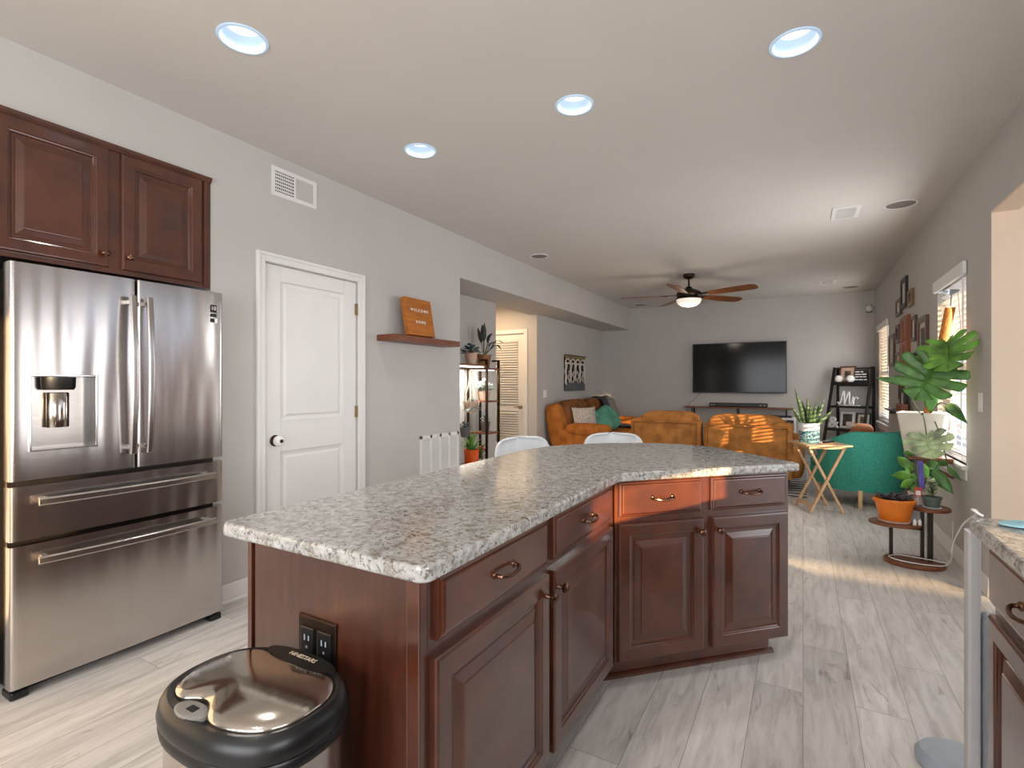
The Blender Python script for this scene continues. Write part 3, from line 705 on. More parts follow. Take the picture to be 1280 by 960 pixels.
# steel lid plate with a scallop at the front for the sensor, short of the hinge strip at the back
def plate_outline(k):
    pts = []
    n = 96
    for i in range(n):
        t = 2*PI*i/n; a, b = .176*k, .121*k
        x = a*math.copysign(abs(math.cos(t))**(2/2.4), math.cos(t)); y = b*math.copysign(abs(math.sin(t))**(2/2.4), math.sin(t))
        y += (-y/.121*.040*math.exp(-((x+.035)/.046)**2) if y < 0 else 0)*1.0
        if y > 0: y = y-(y/.121)*.030*math.exp(-(x/.095)**4)
        pts.append((x, y))
    return pts
mb = MB(); rr = []
for k, z in ((1.0, .638), (1.0, .648), (.985, .651), (.9, .656), (.75, .661), (.5, .665), (.25, .667), (.06, .6675)): rr.append([Vector((x, y, z)) for x, y in plate_outline(k)])
mb.loft(rr); mb.build('lid_plate', M['steel_lid'], tc, smooth=True, world=False)
sp = MB().lathe([(.044, .640), (.044, .648), (.040, .650)], (-.032, -.112, 0), 32, 1, .5).build('sensor_panel', M['grille'], tc, smooth=True, world=False)
MB().box((-.040, -.118, .6495), (-.018, -.104, .6515)).build('sensor_window', M['black'], sp, world=False)
mb = MB(); mb.rings(lambda i: [(.11*math.cos(t)-0, .112+.026*math.sin(t)-i) for t in [2*PI*k/32 for k in range(32)]], [(0, .640), (0, .652)]); mb.build('hinge_strip', M['black'], tc, smooth=True, world=False)
tx = text_mesh('brand_lettering', 'NINESTARS', .017, M['rope'], Matrix.Translation((-1.0, .668+.118, .6523)), tc, .0004)

# ---- right hand counter, base cabinet
rc = thing('base_cabinet', 'dark cherry base cabinet at the right frame edge under the right counter', 'cabinet', (.7, .6, 0))
MB().box((.440, -.7, .095), (1.03, 1.800, .873)).build('carcass', M['cherry_dark'], rc)
MB().box((.50, -.7, 0), (1.03, 1.79, .095)).build('toe_kick', M['cherry_dark'], rc)
T = frameT((.440, 0, 0), (0, -1, 0), (-1, 0, 0))
for k in range(3):
    y1 = -1.785+k*.62; 
    cab_drawer(rc, T, y1, .705, y1+.575, .862); cab_door(rc, T, y1, .108, y1+.575, .678, (y1+.20 if k == 9 else y1+.545, .625))
mb = MB(); mb.prism(rounded([(.395, -.75, .02), (1.06, -.75, .02), (1.06, 1.875, .03), (.395, 1.875, .05)], .03), .875, .912)
tag(mb.build('kitchen_worktop', M['granite'], bevel=.008, seg=3), 'granite counter slab at the right frame edge with an aqua cloth on it', 'countertop')
mb = MB()
q = [(.425, 1.79), (.47, 1.845), (.55, 1.845), (.60, 1.80), (.52, 1.76), (.45, 1.75)]
mb.loft([[Vector((x, y, .9125)) for x, y in q], [Vector((x, y, .918+.004*(k % 2))) for k, (x, y) in enumerate(q)], [Vector((.515+(x-.515)*.3, 1.80+(y-1.80)*.3, .926)) for x, y in q]])
tag(mb.build('cleaning_cloth', M['aqua'], smooth=True, subd=1), 'aqua cloth crumpled on the corner of the right counter', 'cloth')
up = thing('floor_appliance', 'pale upright appliance with rounded grey base at the end of the right counter', 'appliance', (.45, 2.1, 0))
MB().lathe([(.095, 0), (.112, .006), (.114, .03), (.10, .048), (.04, .052)], (.445, 2.205, 0), 32, 1, .85).build('base', M['greyplast'], up, smooth=True)
mb = MB(); mb.loft([[Vector((x, y, z)) for x, y in rounded([(.425, 1.99, .009), (.457, 1.99, .009), (.457, 2.04, .009), (.425, 2.04, .009)], .009, 3)] for z in (.0, .84)]); mb.build('upright', M['hazeplast'], up)
MB().box((.459, 1.93, .03), (.55, 2.04, .60)).build('tank', M['greyplast'], up, bevel=.012)

# ================================================================ WALL ITEMS, LEFT
vt = thing('wall_vent', 'white two-part air vent high on the left wall', 'vent', (XL, 2.235, 2.56))
T = frameT((XL, 2.065, 2.485), (0, 1, 0), (1, 0, 0))
mb = MB(); w, h = .345, .185
for a, c in (((0, 0, 0), (w, .008, .026)), ((0, 0, h-.026), (w, .008, h)), ((0, 0, .026), (.026, .008, h-.026)), ((w-.026, 0, .026), (w, .008, h-.026)), ((w/2-.008, 0, .026), (w/2+.008, .008, h-.026))): mb.box(a, c, T)
mb.build('frame', M['trim'], vt, bevel=.002)
mb = MB(); mb.box((.026, .0005, .026), (w/2-.008, .002, h-.026), T); mb.build('opening', M['ventdark'], vt)
mb = MB(); mb.box((w/2+.008, .001, .026), (w-.026, .004, h-.026), T); mb.build('cover_plate', M['wall'], vt)
mb = MB()
for k in range(6): mb.box((.026, .002, .036+k*.021), (w/2-.008, .0055, .045+k*.021), T)
for k in range(9): mb.box((.036+k*.014, .002, .026), (.0385+k*.014, .007, h-.026), T)
mb.build('grille', M['trim'], vt)
rg = thing('return_air_grille', 'white louvred return grille low on the left wall past the pantry door', 'vent', (XL, 3.79, .3))
T = frameT((XL, 3.51, .30), (0, 1, 0), (1, 0, 0)); w, h = .58, .52; mb = MB()
for k in range(5): x = k*(w-.028)/4; mb.box((x, 0, 0), (x+.028, .010, h), T)
mb.box((0, 0, 0), (w, .010, .03), T); mb.box((0, 0, h-.03), (w, .010, h), T); mb.build('frame', M['trim'], rg, bevel=.002)
mb = MB(); z = .035
while z < h-.035:
    mb.loft([[T @ Vector((x, d, z+e)) for d, e in ((.001, .010), (.0085, 0), (.0095, .0015), (.002, .012))] for x in (.02, w-.02)]); z += .0145
mb.build('louvers', M['trim'], rg)
# floating shelf
fs = thing('floating_shelf', 'reddish brown floating wall shelf holding the wooden sign', 'shelf', (-2.85, 3.5, 1.64))
MB().box((XL, 2.99, 1.622), (-2.745, 3.86, 1.670)).build('board', M['walnut_red'], fs, bevel=.003)
sg = thing('welcome_sign', 'leaning wooden block sign reading WELCOME HOME', 'sign', (-2.80, 3.4, 1.671))
tl = math.radians(10)
Ts = Matrix.Translation((-2.812, 3.19, 1.6755)) @ Matrix.Rotation(-tl, 4, 'Y')
mb = MB(); mb.box((0, 0, 0), (.045, .335, .318), Ts); mb.build('block', M['signwood'], sg, bevel=.002)
Tt = Ts @ textT((.0455, .1675, .215), (0, 1, 0), (1, 0, 0)); text_mesh('lettering', 'W E L C O M E', .034, M['white'], Tt, sg, .0008, 0, .0006)
Tt = Ts @ textT((.0455, .1675, .115), (0, 1, 0), (1, 0, 0)); text_mesh('lettering', 'H O M E', .034, M['white'], Tt, sg, .0008, 0, .0006)
# light switches
def switch(loc, u, n, label, wide=.075):
    t = thing('light_switch', label, 'light switch', loc); T = frameT(loc, u, n); mb = MB()
    rect_rings(mb, T, -wide/2, -.06, wide/2, .06, [(0, 0), (0, .004), (.004, .006), (.006, .006)]); mb.build('plate', M['white'], t)
    mb = MB(); rect_rings(mb, T, -.016, -.034, .016, .034, [(0, .006), (0, .009), (.003, .010)]); mb.build('rocker', M['white'], t)
switch((XB, 7.13, 1.13), (0, 1, 0), (1, 0, 0), 'white light switch on the left wall above the rust recliner sofa', .12)
switch((XR, 4.27, 1.165), (0, -1, 0), (-1, 0, 0), 'white light switch on the right wall between the window and the opening')
# woven wall hanging
wh = thing('wall_hanging', 'black and cream woven fringe hanging above the rust sofa', 'wall hanging', (XB+.02, 8.3, 1.17))
y0, y1 = 7.85, 8.73
MB().tube([(XB+.035, y0-.03, 1.765), (XB+.035, y1+.03, 1.765)], .012, 10).build('dowel', M['brownframe'], wh)
MB().box((XB+.006, y0, 1.17), (XB+.018, y1, 1.755)).build('dark_backing', M['wovendark'], wh)
mb = MB()
for k in range(24): mb.ball((XB+.026, y0+.02+k*(y1-y0-.04)/23, 1.735+(.012 if k % 2 else 0)), (.012, .022, .03), 8, 6)
mb.build('gold_band', M['wovengold'], wh, smooth=True)
mb = MB()
for k in range(4):
    c = y0+.11+k*.22
    for j in range(9): a = PI*j/8; mb.ball((XB+.028, c+.09*math.cos(a), 1.655+.05*math.sin(a)), (.010, .017, .016), 8, 5)
mb.box((XB+.018, y0, 1.615), (XB+.028, y1, 1.645)); mb.build('cream_band', M['wovenwhite'], wh, smooth=True)
for k in range(5):
    c = y0+.025+k*.2075; mb = MB()
    zb = (1.27, 1.30, 1.33, 1.30, 1.28)[k]
    pts = [(XB+.026, c+.012*math.sin(j*1.3+k), 1.615+(zb-1.615)*j/10) for j in range(11)]; mb.tube(pts, .026, 8, .018)
    mb.build('cream_braid', M['wovenwhite'], wh, smooth=True)
for k in range(4):
    c = y0+.15+k*.2075; mb = MB(); pts = [(XB+.026, c+.03*math.sin(j*1.1+k*2), 1.50-(.2)*j/8) for j in range(9)]; mb.tube(pts, .013, 7); mb.build('loose_tassel', M['wovenwhite'], wh, smooth=True)
mb = MB()
for k in range(30): mb.tube([(XB+.022, y0+.015+k*(y1-y0-.03)/29, 1.31+.03*math.sin(k)), (XB+.022, y0+.015+k*(y1-y0-.03)/29, 1.165)], .014, 6)
mb.build('grey_fringe', M['wovengrey'], wh, smooth=True)

# ================================================================ CEILING FITTINGS
def can_light(x, y, label):
    t = thing('recessed_light', label, 'ceiling light', (x, y, H), 0, 'recessed ceiling lights')
    mb = MB(); mb.loft([[Vector((r*math.cos(2*PI*k/40), r*math.sin(2*PI*k/40), z)) for k in range(40)] for r, z in ((.1, -.0005), (.098, -.006), (.088, -.007), (.085, -.002), (.068, .055), (.066, .056))], False, False); mb.build('baffle', M['canring'], t, smooth=True, world=False)
    MB().lathe([(.067, .058), (.066, .054), (.02, .053)], (0, .0, 0), 40).build('lens', M['canlens'], t, smooth=True, world=False)
    l = bpy.data.lights.new('recessed_lamp', 'AREA'); l.shape = 'DISK'; l.size = .10; l.energy = 3; l.color = (1, .95, .89); l.spread = math.radians(110)
    o = bpy.data.objects.new('recessed_lamp', l); COL.objects.link(o); o.location = (x, y, H+.045)
    return t
can_light(-2.06, 1.32, 'recessed round ceiling light nearest the refrigerator cabinet, leftmost and largest')
can_light(-.03, 2.50, 'recessed round ceiling light farthest right, above the angled island end')
can_light(-1.04, 2.49, 'recessed round ceiling light in the middle of the far row')
can_light(-2.08, 2.50, 'smallest recessed round ceiling light, in front of the pantry door')
can_light(-1.04, -.2, 'recessed round ceiling light behind the viewer')
def speaker(x, y, r, label):
    t = thing('ceiling_speaker', label, 'speaker', (x, y, H)); MB().lathe([(r, 0), (r, -.006), (r-.012, -.008), (r-.014, -.004)], (0, 0, 0), 36).build('rim', M['trim'], t, smooth=True, world=False)
    MB().lathe([(r-.014, -.003), (r-.02, -.006), (.01, -.007)], (0, 0, 0), 36).build('grille', M['grille'], t, smooth=True, world=False)
speaker(.689, 5.17, .115, 'round ceiling speaker nearest the right wall')
speaker(-2.616, 5.23, .105, 'round ceiling speaker beside the soffit')
speaker(-2.60, 9.35, .12, 'far round ceiling speaker behind the fan at the soffit corner')
speaker(.62, 9.20, .12, 'far round ceiling speaker near the back right corner')
def ceil_vent(x, y, w, d, label):
    t = thing('ceiling_vent', label, 'vent', (x, y, H)); mb = MB()
    for a, c in (((-w/2, -d/2, -.008), (w/2, -d/2+.03, 0)), ((-w/2, d/2-.03, -.008), (w/2, d/2, 0)), ((-w/2, -d/2+.03, -.008), (-w/2+.03, d/2-.03, 0)), ((w/2-.03, -d/2+.03, -.008), (w/2, d/2-.03, 0))): mb.box(a, c)
    mb.build('frame', M['trim'], t, world=False); mb = MB()
    k = -d/2+.035
    while k < d/2-.035: mb.box((-w/2+.03, k, -.007), (w/2-.03, k+.008, -.002)); k += .018
    mb.build('louvers', M['white'], t, world=False)
    MB().box((-w/2+.03, -d/2+.03, -.002), (w/2-.03, d/2-.03, -.0005)).build('opening', M['greypot'], t, world=False)
ceil_vent(.314, 5.18, .20, .34, 'white ceiling vent left of the nearest ceiling speaker')
ceil_vent(.307, 8.55, .20, .34, 'small far ceiling vent in front of the back wall')
# motion sensor
ms = thing('motion_sensor', 'small white motion sensor in the far right upper corner', 'sensor', (.90, 9.70, 2.45))
MB().box((.865, 9.71, 2.40), (.935, 9.75, 2.52)).build('bracket', M['black'], ms, bevel=.005)
MB().ball((.895, 9.69, 2.46), (.045, .035, .055), 18, 12).build('housing', M['white'], ms, smooth=True)
# ceiling fan
FC = (-1.322, 7.09)
fan = thing('ceiling_fan', 'five-blade walnut ceiling fan with a frosted light bowl', 'ceiling fan', (FC[0], FC[1], H))
MB().lathe([(.075, 0), (.078, -.02), (.062, -.05), (.03, -.062), (.014, -.068)], (0, 0, 0), 28).build('canopy', M['bronze'], fan, smooth=True, world=False)
MB().lathe([(.012, -.06), (.012, -.16), (.03, -.165), (.045, -.185), (.06, -.20)], (0, 0, 0), 20).build('downrod', M['bronze'], fan, smooth=True, world=False)
MB().lathe([(.05, -.195), (.11, -.215), (.155, -.245), (.162, -.275), (.15, -.30), (.135, -.325)], (0, 0, 0), 36).build('motor_housing', M['bronze'], fan, smooth=True, world=False)
MB().lathe([(.165, -.318), (.172, -.325), (.165, -.335)], (0, 0, 0), 36).build('bowl_ring', M['bronze'], fan, smooth=True, world=False)
MB().lathe([(.160, -.332), (.158, -.355), (.140, -.39), (.10, -.418), (.05, -.43), (.01, -.433)], (0, 0, 0), 36).build('light_bowl', M['glassy'], fan, smooth=True, world=False)
for k in range(5):
    R = Matrix.Rotation(math.radians(-20+72*k), 4, 'Z') @ Matrix.Translation((0, 0, -.285)) @ Matrix.Rotation(math.radians(-13), 4, 'X')
    prof = [(.27, .052), (.33, .064), (.55, .076), (.75, .080), (.84, .078), (.885, .060), (.90, .03)]
    up_ = [(x, w) for x, w in prof]; lo = [(x, -w) for x, w in reversed(prof)]
    mb = MB(); mb.loft([[R @ Vector((x, y, z)) for x, y in up_+lo] for z in (-.004, .004)]); bl = mb.build('blade', M['fanwood'], fan, world=False)
    mb = MB(); mb.loft([[R @ Vector((x, y, z)) for x, y in ((.14, -.018), (.22, -.028), (.31, -.04), (.34, 0), (.31, .04), (.22, .028), (.14, .018))] for z in (.004, .010)]); mb.build('blade_iron', M['bronze'], bl, world=False)
fl = bpy.data.lights.new('fan_lamp', 'POINT'); fl.energy = 7; fl.color = (1, .86, .68); fl.shadow_soft_size = .12
flo = bpy.data.objects.new('fan_lamp', fl); COL.objects.link(flo); flo.location = (FC[0], FC[1], H-.52)

# ================================================================ BACK WALL
tv = thing('television', 'large black flat television mounted on the back wall', 'television', (-.985, 9.72, 1.56))
MB().box((-1.3, 9.715, 1.35), (-.7, YB, 1.75)).build('wall_mount', M['black'], tv)
MB().box((-1.738, 9.675, 1.122), (-.235, 9.715, 2.0)).build('housing', M['black'], tv, bevel=.006)
MB().box((-1.722, 9.672, 1.145), (-.251, 9.6755, 1.986)).build('screen', M['screen'], tv)
ws = thing('wall_shelf', 'thin wooden wall shelf under the television', 'shelf', (-1, 9.65, .88))
MB().box((-1.86, 9.50, .860), (-.125, YB, .882)).build('board', M['walnut'], ws, bevel=.002)
for x in (-1.72, -.98, -.24):
    mb = MB(); mb.box((x-.012, 9.53, .73), (x+.012, 9.555, .86)); mb.box((x-.012, 9.735, .70), (x+.012, YB, .86)); mb.bar((x, 9.54, .74), (x, 9.74, .72), .02, .02); mb.build('bracket', M['black'], ws)
sb = thing('soundbar', 'black soundbar on the wall shelf below the television', 'soundbar', (-.98, 9.6, .882))
MB().box((-1.44, 9.56, .883), (-.515, 9.66, .952)).build('bar_body', M['black'], sb, bevel=.012, seg=3)
for x in (-1.40, -1.36, -.62, -.56): MB().box((x-.012, 9.556, .91), (x+.012, 9.5605, .926)).build('indicator', M['greyplast'], sb)
mc = thing('media_console', 'white low media console behind the sofa right end under the wall shelf', 'console', (-.6, 9.5, 0))
mb = MB(); mb.box((-1.1, 9.30, .70), (-.10, YB-.02, .735)); mb.box((-1.1, 9.30, .06), (-1.07, YB-.02, .70)); mb.box((-.13, 9.30, .06), (-.10, YB-.02, .70)); mb.box((-1.07, 9.30, .06), (-.13, YB-.02, .09)); mb.box((-1.07, 9.7, .09), (-.13, 9.72, .70)); mb.build('carcass', M['white'], mc, bevel=.003)
mb = MB()
for x in (-1.05, -.15): mb.box((x-.02, 9.33, 0), (x+.02, 9.37, .06)); mb.box((x-.02, 9.63, 0), (x+.02, 9.67, .06))
mb.build('feet', M['black'], mc)
MB().box((-.62, 9.33, .735), (-.16, 9.60, .760)).build('media_player', M['black'], None, bevel=.004)
tag(bpy.data.objects['media_player'], 'flat black box on the white console behind the sofa', 'media player')
bn = thing('storage_bin', 'blue storage bin inside the white console behind the sofa', 'bin', (-.30, 9.45, .09))
MB().box((-.46, 9.29, .091), (-.145, 9.68, .60)).build('bin_body', M['blue'], bn, bevel=.01)
MB().box((-.36, 9.282, .50), (-.25, 9.2905, .54)).build('label_holder', M['white'], bn)
# cables under the TV
tag(MB().tube(spline([(-1.62, 9.745, 1.12), (-1.70, 9.742, 1.02), (-1.80, 9.74, .93), (-1.84, 9.73, .885)]), .004, 6).build('television_cable', M['walnut']), 'thin brown cable from the television down to the shelf left end', 'cable')

# ladder shelf in the corner (A-frame: upright back posts, slanted front legs)
th = math.radians(30); LB = Vector((.925, 9.42, 0)); wv = Vector((math.cos(th), -math.sin(th), 0)); fv = Vector((-math.sin(th), -math.cos(th), 0)); LW = .60
ls = thing('ladder_shelf', 'black leaning ladder shelf in the far right corner', 'shelf', (LB-wv*LW/2)[:], 0)
BL = LB-wv*LW*.85
def front(z): return .06+(1.54-z)/1.54*.42
def lp(a, f, z): return BL+wv*a*.85+fv*f+Vector((0, 0, z))
LH = 1.54
for a in (.0, LW):
    MB().bar(lp(a, 0, 0), lp(a, 0, LH), .035, .028, wv).build('back_post', M['blackpaint'], ls)
for a in (-.02, LW+.02):
    MB().bar(lp(a, front(0), 0), lp(a, front(LH), LH), .04, .028, wv).build('front_leg', M['blackpaint'], ls)
mb = MB(); mb.bar(lp(0, .0, LH-.02), lp(LW, 0, LH-.02), .04, .025); mb.bar(lp(0, front(LH-.02), LH-.02), lp(0, 0, LH-.02), .03, .025); mb.bar(lp(LW, front(LH-.02), LH-.02), lp(LW, 0, LH-.02), .03, .025); mb.build('top_rail', M['blackpaint'], ls)
SHZ = (1.30, .94, .59, .24)
for z in SHZ:
    f1 = front(z)+.005
    mb = MB(); q = [lp(-.005, -.01, z), lp(LW+.005, -.01, z), lp(LW+.005, f1, z), lp(-.005, f1, z)]
    mb.loft([[p+Vector((0, 0, -.012)) for p in q], [p+Vector((0, 0, .006)) for p in q]])
    e = .05 if z > 1.2 else .035
    mb.bar(lp(-.005, f1, z-.012), lp(LW+.005, f1, z-.012), .016, e); mb.bar(lp(0, -.01, z-.02), lp(LW, -.01, z-.02), .012, .07 if z > 1.2 else .03)
    mb.build('shelf', M['blackpaint'], ls)
def pic(name, label, T, w, h, d, fm, im, fw=.02, cat='picture frame', mat=None, group=None, mw=.0, stand=False):
    t = thing(name, label, cat, T.to_translation()[:], 0, group); mb = MB()
    for a, c in (((-w/2, 0, 0), (-w/2+fw, d, h)), ((w/2-fw, 0, 0), (w/2, d, h)), ((-w/2+fw, 0, 0), (w/2-fw, d, fw)), ((-w/2+fw, 0, h-fw), (w/2-fw, d, h))): mb.box(a, c, T)
    mb.build('frame', fm, t, bevel=.002)
    if mat is not None:
        mb = MB(); mb.box((-w/2+fw, .002, fw), (w/2-fw, d*.45, h-fw), T); k = mb.build('mat', mat, t)
        mb = MB(); mb.box((-w/2+fw+mw, d*.45, fw+mw), (w/2-fw-mw, d*.5, h-fw-mw), T); mb.build('print', im, t)
    else:
        mb = MB(); mb.box((-w/2+fw, .002, fw), (w/2-fw, d*.5, h-fw), T); mb.build('print', im, t)
    return t
def shT(a, f, z, lean=0): return frameT(lp(a, f, z), wv, fv) @ Matrix.Rotation(math.radians(lean), 4, 'X')
pic('picture_frame', 'tan framed photo on the top tier of the black ladder shelf', shT(.20, .05, SHZ[0]+.007, 6), .235, .25, .02, M['brownframe'], M['photo'], .02, mat=M['clay'], mw=.05)
bs = thing('word_sign', 'black block sign with white lines of lettering on the ladder shelf top tier', 'sign', lp(.42, .06, SHZ[0]+.007)[:])
T = shT(.43, .05, SHZ[0]+.007, 6)
mb = MB(); mb.box((-.10, 0, 0), (.10, .02, .19), T); mb.build('block', M['blackpaint'], bs, bevel=.002)
mb = MB()
for r, (z, segs) in enumerate(((.150, ((-.08, -.02), (-.005, .03))), (.112, ((-.08, .0), (.012, .075))), (.074, ((-.08, -.03), (-.018, .02), (.03, .075))), (.030, ((-.085, -.04), (-.03, .03), (.04, .085))))):
    for a, b in segs: mb.box((a, .02, z), (b, .0215, z+.016), T)
mb.build('white_lettering', M['white'], bs)
for k, a in enumerate((.07, .27)):
    o = thing('round_ornament', ('white round ornament at the left of the ladder shelf top tier', 'white round ornament in front of the tan frame on the ladder shelf')[k], 'ornament', lp(a, .10, SHZ[0]+.006)[:])
    c = lp(a, .085, SHZ[0]+.062)
    MB().ball(c, (.058, .03, .056), 18, 12).build('body', M['white'], o, smooth=True); MB().lathe([(.03, 0), (.03, .008), (.012, .012)], lp(a, .085, SHZ[0]+.006), 16).build('foot', M['white'], o, smooth=True)
mr = thing('script_word', 'white script letters Mr on the second tier of the ladder shelf', 'ornament', lp(.27, .10, SHZ[1]+.006)[:])
mpath = [(-.02, .22), (.06, .10), (.16, .22), (.30, .92), (.36, .86), (.37, .12), (.42, .30), (.60, .90), (.65, .84), (.66, .16), (.73, .08), (.81, .30), (.87, .60), (.875, .35), (.87, .06), (.90, .36), (.98, .55), (1.08, .56), (1.13, .46)]
def onsh(x, y): return lp(.09+x*.30, .145, SHZ[1]+.012+y*.215)
mb = MB(); mb.tube(spline([onsh(x, y) for x, y in mpath], 6), .013, 8, flat=.8); mb.build('letters', M['white'], mr, smooth=True)
MB().loft([[lp(a, f, z) for a, f in ((.10, .13), (.46, .13), (.46, .155), (.10, .155))] for z in (SHZ[1]+.006, SHZ[1]+.018)]).build('base_bar', M['white'], mr)
am = thing('ampersand_letter', 'white ampersand letter on the third tier of the ladder shelf', 'ornament', lp(.06, .2, SHZ[2]+.006)[:])
text_mesh('letter', '&', .23, M['white'], textT(lp(.07, .24, SHZ[2]+.088), wv, fv), am, .010, 0, .006)
pic('picture_frame', 'white framed photo on the third tier of the ladder shelf', shT(.24, .13, SHZ[2]+.007, 8), .20, .25, .02, M['white'], M['photodark'], .03)
pic('picture_frame', 'black framed photo on the third tier of the ladder shelf', shT(.50, .12, SHZ[2]+.007, 8), .20, .24, .02, M['blackpaint'], M['photo'], .018, mat=M['matboard'], mw=.035)
o = thing('photo_block', 'small pale photo block between the frames on the ladder shelf third tier', 'ornament', lp(.37, .24, SHZ[2]+.006)[:])
mb = MB(); mb.box((-.06, 0, 0), (.06, .03, .11), shT(.37, .24, SHZ[2]+.007)); mb.build('block', M['clay'], o, bevel=.003); mb = MB(); mb.box((-.045, .03, .02), (.045, .0315, .095), shT(.37, .24, SHZ[2]+.007)); mb.build('print', M['matboard'], o)

# ================================================================ RIGHT WALL GALLERY
def rframe(ya, yb, za, zb, label, fm, im, fw=.03, mat=None, mw=0, d=.025, name='picture_frame', cat='picture frame'):
    T = frameT((XR, (ya+yb)/2, za), (0, -1, 0), (-1, 0, 0)); return pic(name, label, T, abs(ya-yb), zb-za, d, fm, im, fw, cat, mat, None, mw)
GW = 'picture frames on the right wall'
rframe(7.19, 7.52, 2.07, 2.26, 'small brown frame at upper left of the right wall gallery', M['brownframe'], M['matboard'], .035)
rframe(6.82, 7.17, 2.11, 2.44, 'tall black frame, topmost of the right wall gallery', M['blackpaint'], M['matboard'], .05, M['matboard'], .02)
rframe(6.47, 6.72, 2.08, 2.25, 'small gilt frame at upper right of the right wall gallery', M['goldframe'], M['photodark'], .04)
rframe(7.29, 7.54, 1.76, 1.97, 'narrow dark frame left of the carved brown panel', M['brownframe'], M['photodark'], .04)
cp = thing('carved_panel', 'large brown carved wooden panel in the middle of the right wall gallery', 'wall panel', (XR, 6.93, 1.45))
T = frameT((XR, 6.925, 1.45), (0, -1, 0), (-1, 0, 0)); mb = MB(); mb.box((-.245, 0, 0), (.245, .03, .56), T); mb.build('board', M['carved'], cp, bevel=.004)
for x in (-.12, .12):
    for z in (.04, .30): mb = MB(); rect_rings(mb, T, x-.095, z, x+.095, z+.22, [(0, .03), (.0, .036), (.02, .036), (.03, .031)]); mb.build('carved_field', M['carved'], cp)
rframe(6.31, 6.54, 1.71, 1.96, 'brown frame right of the carved brown panel', M['brownframe'], M['matboard'], .035)
rframe(5.78, 6.19, 1.40, 1.90, 'large dark frame with grey print partly behind the monstera', M['brownframe'], M['wovengrey'], .05, M['matboard'], .05)
rframe(7.67, 8.10, 1.50, 1.89, 'left tall brown frame beside the corner window', M['brownframe'], M['matboard'], .04)
rframe(7.22, 7.54, 1.46, 1.65, 'small brown frame left below the carved panel', M['brownframe'], M['matboard'], .04)
rframe(6.27, 6.52, 1.40, 1.59, 'small black frame right below the carved panel', M['blackpaint'], M['matboard'], .04)
rframe(7.06, 7.32, 1.09, 1.30, 'low brown frame above the dark wall ledge', M['brownframe'], M['carved'], .03)
wl_ = thing('wall_ledge', 'thin dark wall ledge behind the white planter', 'shelf', (XR, 6.9, .98))
MB().box((XR-.10, 6.05, .965), (XR, 7.80, .985)).build('board', M['blackpaint'], wl_); mb = MB()
for y in (6.3, 7.5): mb.box((XR-.08, y-.01, .93), (XR, y+.01, .965))
mb.build('brackets', M['blackpaint'], wl_)
T = frameT((XR-.035, 6.85, .986), (0, -1, 0), (-1, 0, 0)); pic('picture_frame', 'black frame standing on the dark wall ledge', T, .30, .25, .02, M['blackpaint'], M['matboard'], .05)
cb = thing('wooden_box', 'brown wooden open box on the dark wall ledge', 'box', (XR-.06, 6.75, .986)); mb = MB()
for a, c in (((-.18, 0, 0), (-.15, .055, .085)), ((.15, 0, 0), (.18, .055, .085)), ((-.15, 0, .065), (.15, .055, .085)), ((-.15, 0, 0), (.15, .055, .012)), ((-.01, 0, .012), (.03, .055, .065))): mb.box(a, c, frameT((XR-.04, 6.74, .986), (0, -1, 0), (-1, 0, 0)))
mb.build('box_frame', M['carved'], cb)

# ================================================================ SOFAS
def puffy(mb, x0, x1, y0, y1, z0, z1, pw=.35): return mb.cushion(((x0+x1)/2, (y0+y1)/2, (z0+z1)/2), (x1-x0, y1-y0, z1-z0), None, pw)
sf = thing('recliner_sofa', 'tan suede two-seat sofa seen from behind in the middle of the room', 'sofa', (-1.07, 7.3, 0))
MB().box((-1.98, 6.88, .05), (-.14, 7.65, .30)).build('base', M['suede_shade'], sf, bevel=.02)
for x0, x1, dy, dz in ((-2.03, -1.115, 0, .0), (-1.085, -.105, -.05, -.015)):
    mb = MB(); mb.loft([[Vector((x, y, z)) for x, y in rounded([(x0, 6.79+dy+yo, .05), (x1, 6.79+dy+yo, .05), (x1, 6.95+dy+yo, .05), (x0, 6.95+dy+yo, .05)], .05, 4)] for z, yo in ((.16, .05), (.5, .02), (.74+dz, 0), (.785+dz, .012), (.80+dz, .04))]); bp = mb.build('back_panel', M['suede'], sf, smooth=True)
    mb = MB()
    mb.tube([(x0+.055, 6.785+dy, .2), (x0+.055, 6.782+dy, .775+dz), (x1-.055, 6.782+dy, .775+dz), (x1-.055, 6.785+dy, .2)], .006, 6); mb.build('seam', M['suede_shade'], bp)
    mb = MB(); w = x1-x0
    mb.cushion(((x0+x1)/2+(.04 if x0 < -1.5 else -.06), 6.985+dy, .79+dz), (w*.80, .24, .27), None, .5); mb.build('head_cushion', M['suede'], sf, smooth=True)
    mb = MB(); mb.cushion(((x0+x1)/2, 7.06, .62), (w*.92, .26, .56), None, .45); mb.build('back_cushion', M['suede'], sf, smooth=True)
    mb = MB(); mb.cushion(((x0+x1)/2, 7.38, .40), (w*.86, .62, .24), None, .4); mb.build('seat_cushion', M['suede'], sf, smooth=True)
for x, s in ((-2.0, -1), (-.13, 1)):
    mb = MB(); mb.cushion((x+s*.03, 7.24, .40), (.24, .86, .52), None, .5); mb.build('arm', M['suede'], sf, smooth=True)
    mb = MB(); mb.cushion((x-s*.08, 6.93-(.05 if s > 0 else 0), .76), (.24, .20, .13), None, .55); mb.build('shoulder_pad', M['suede'], sf, smooth=True)

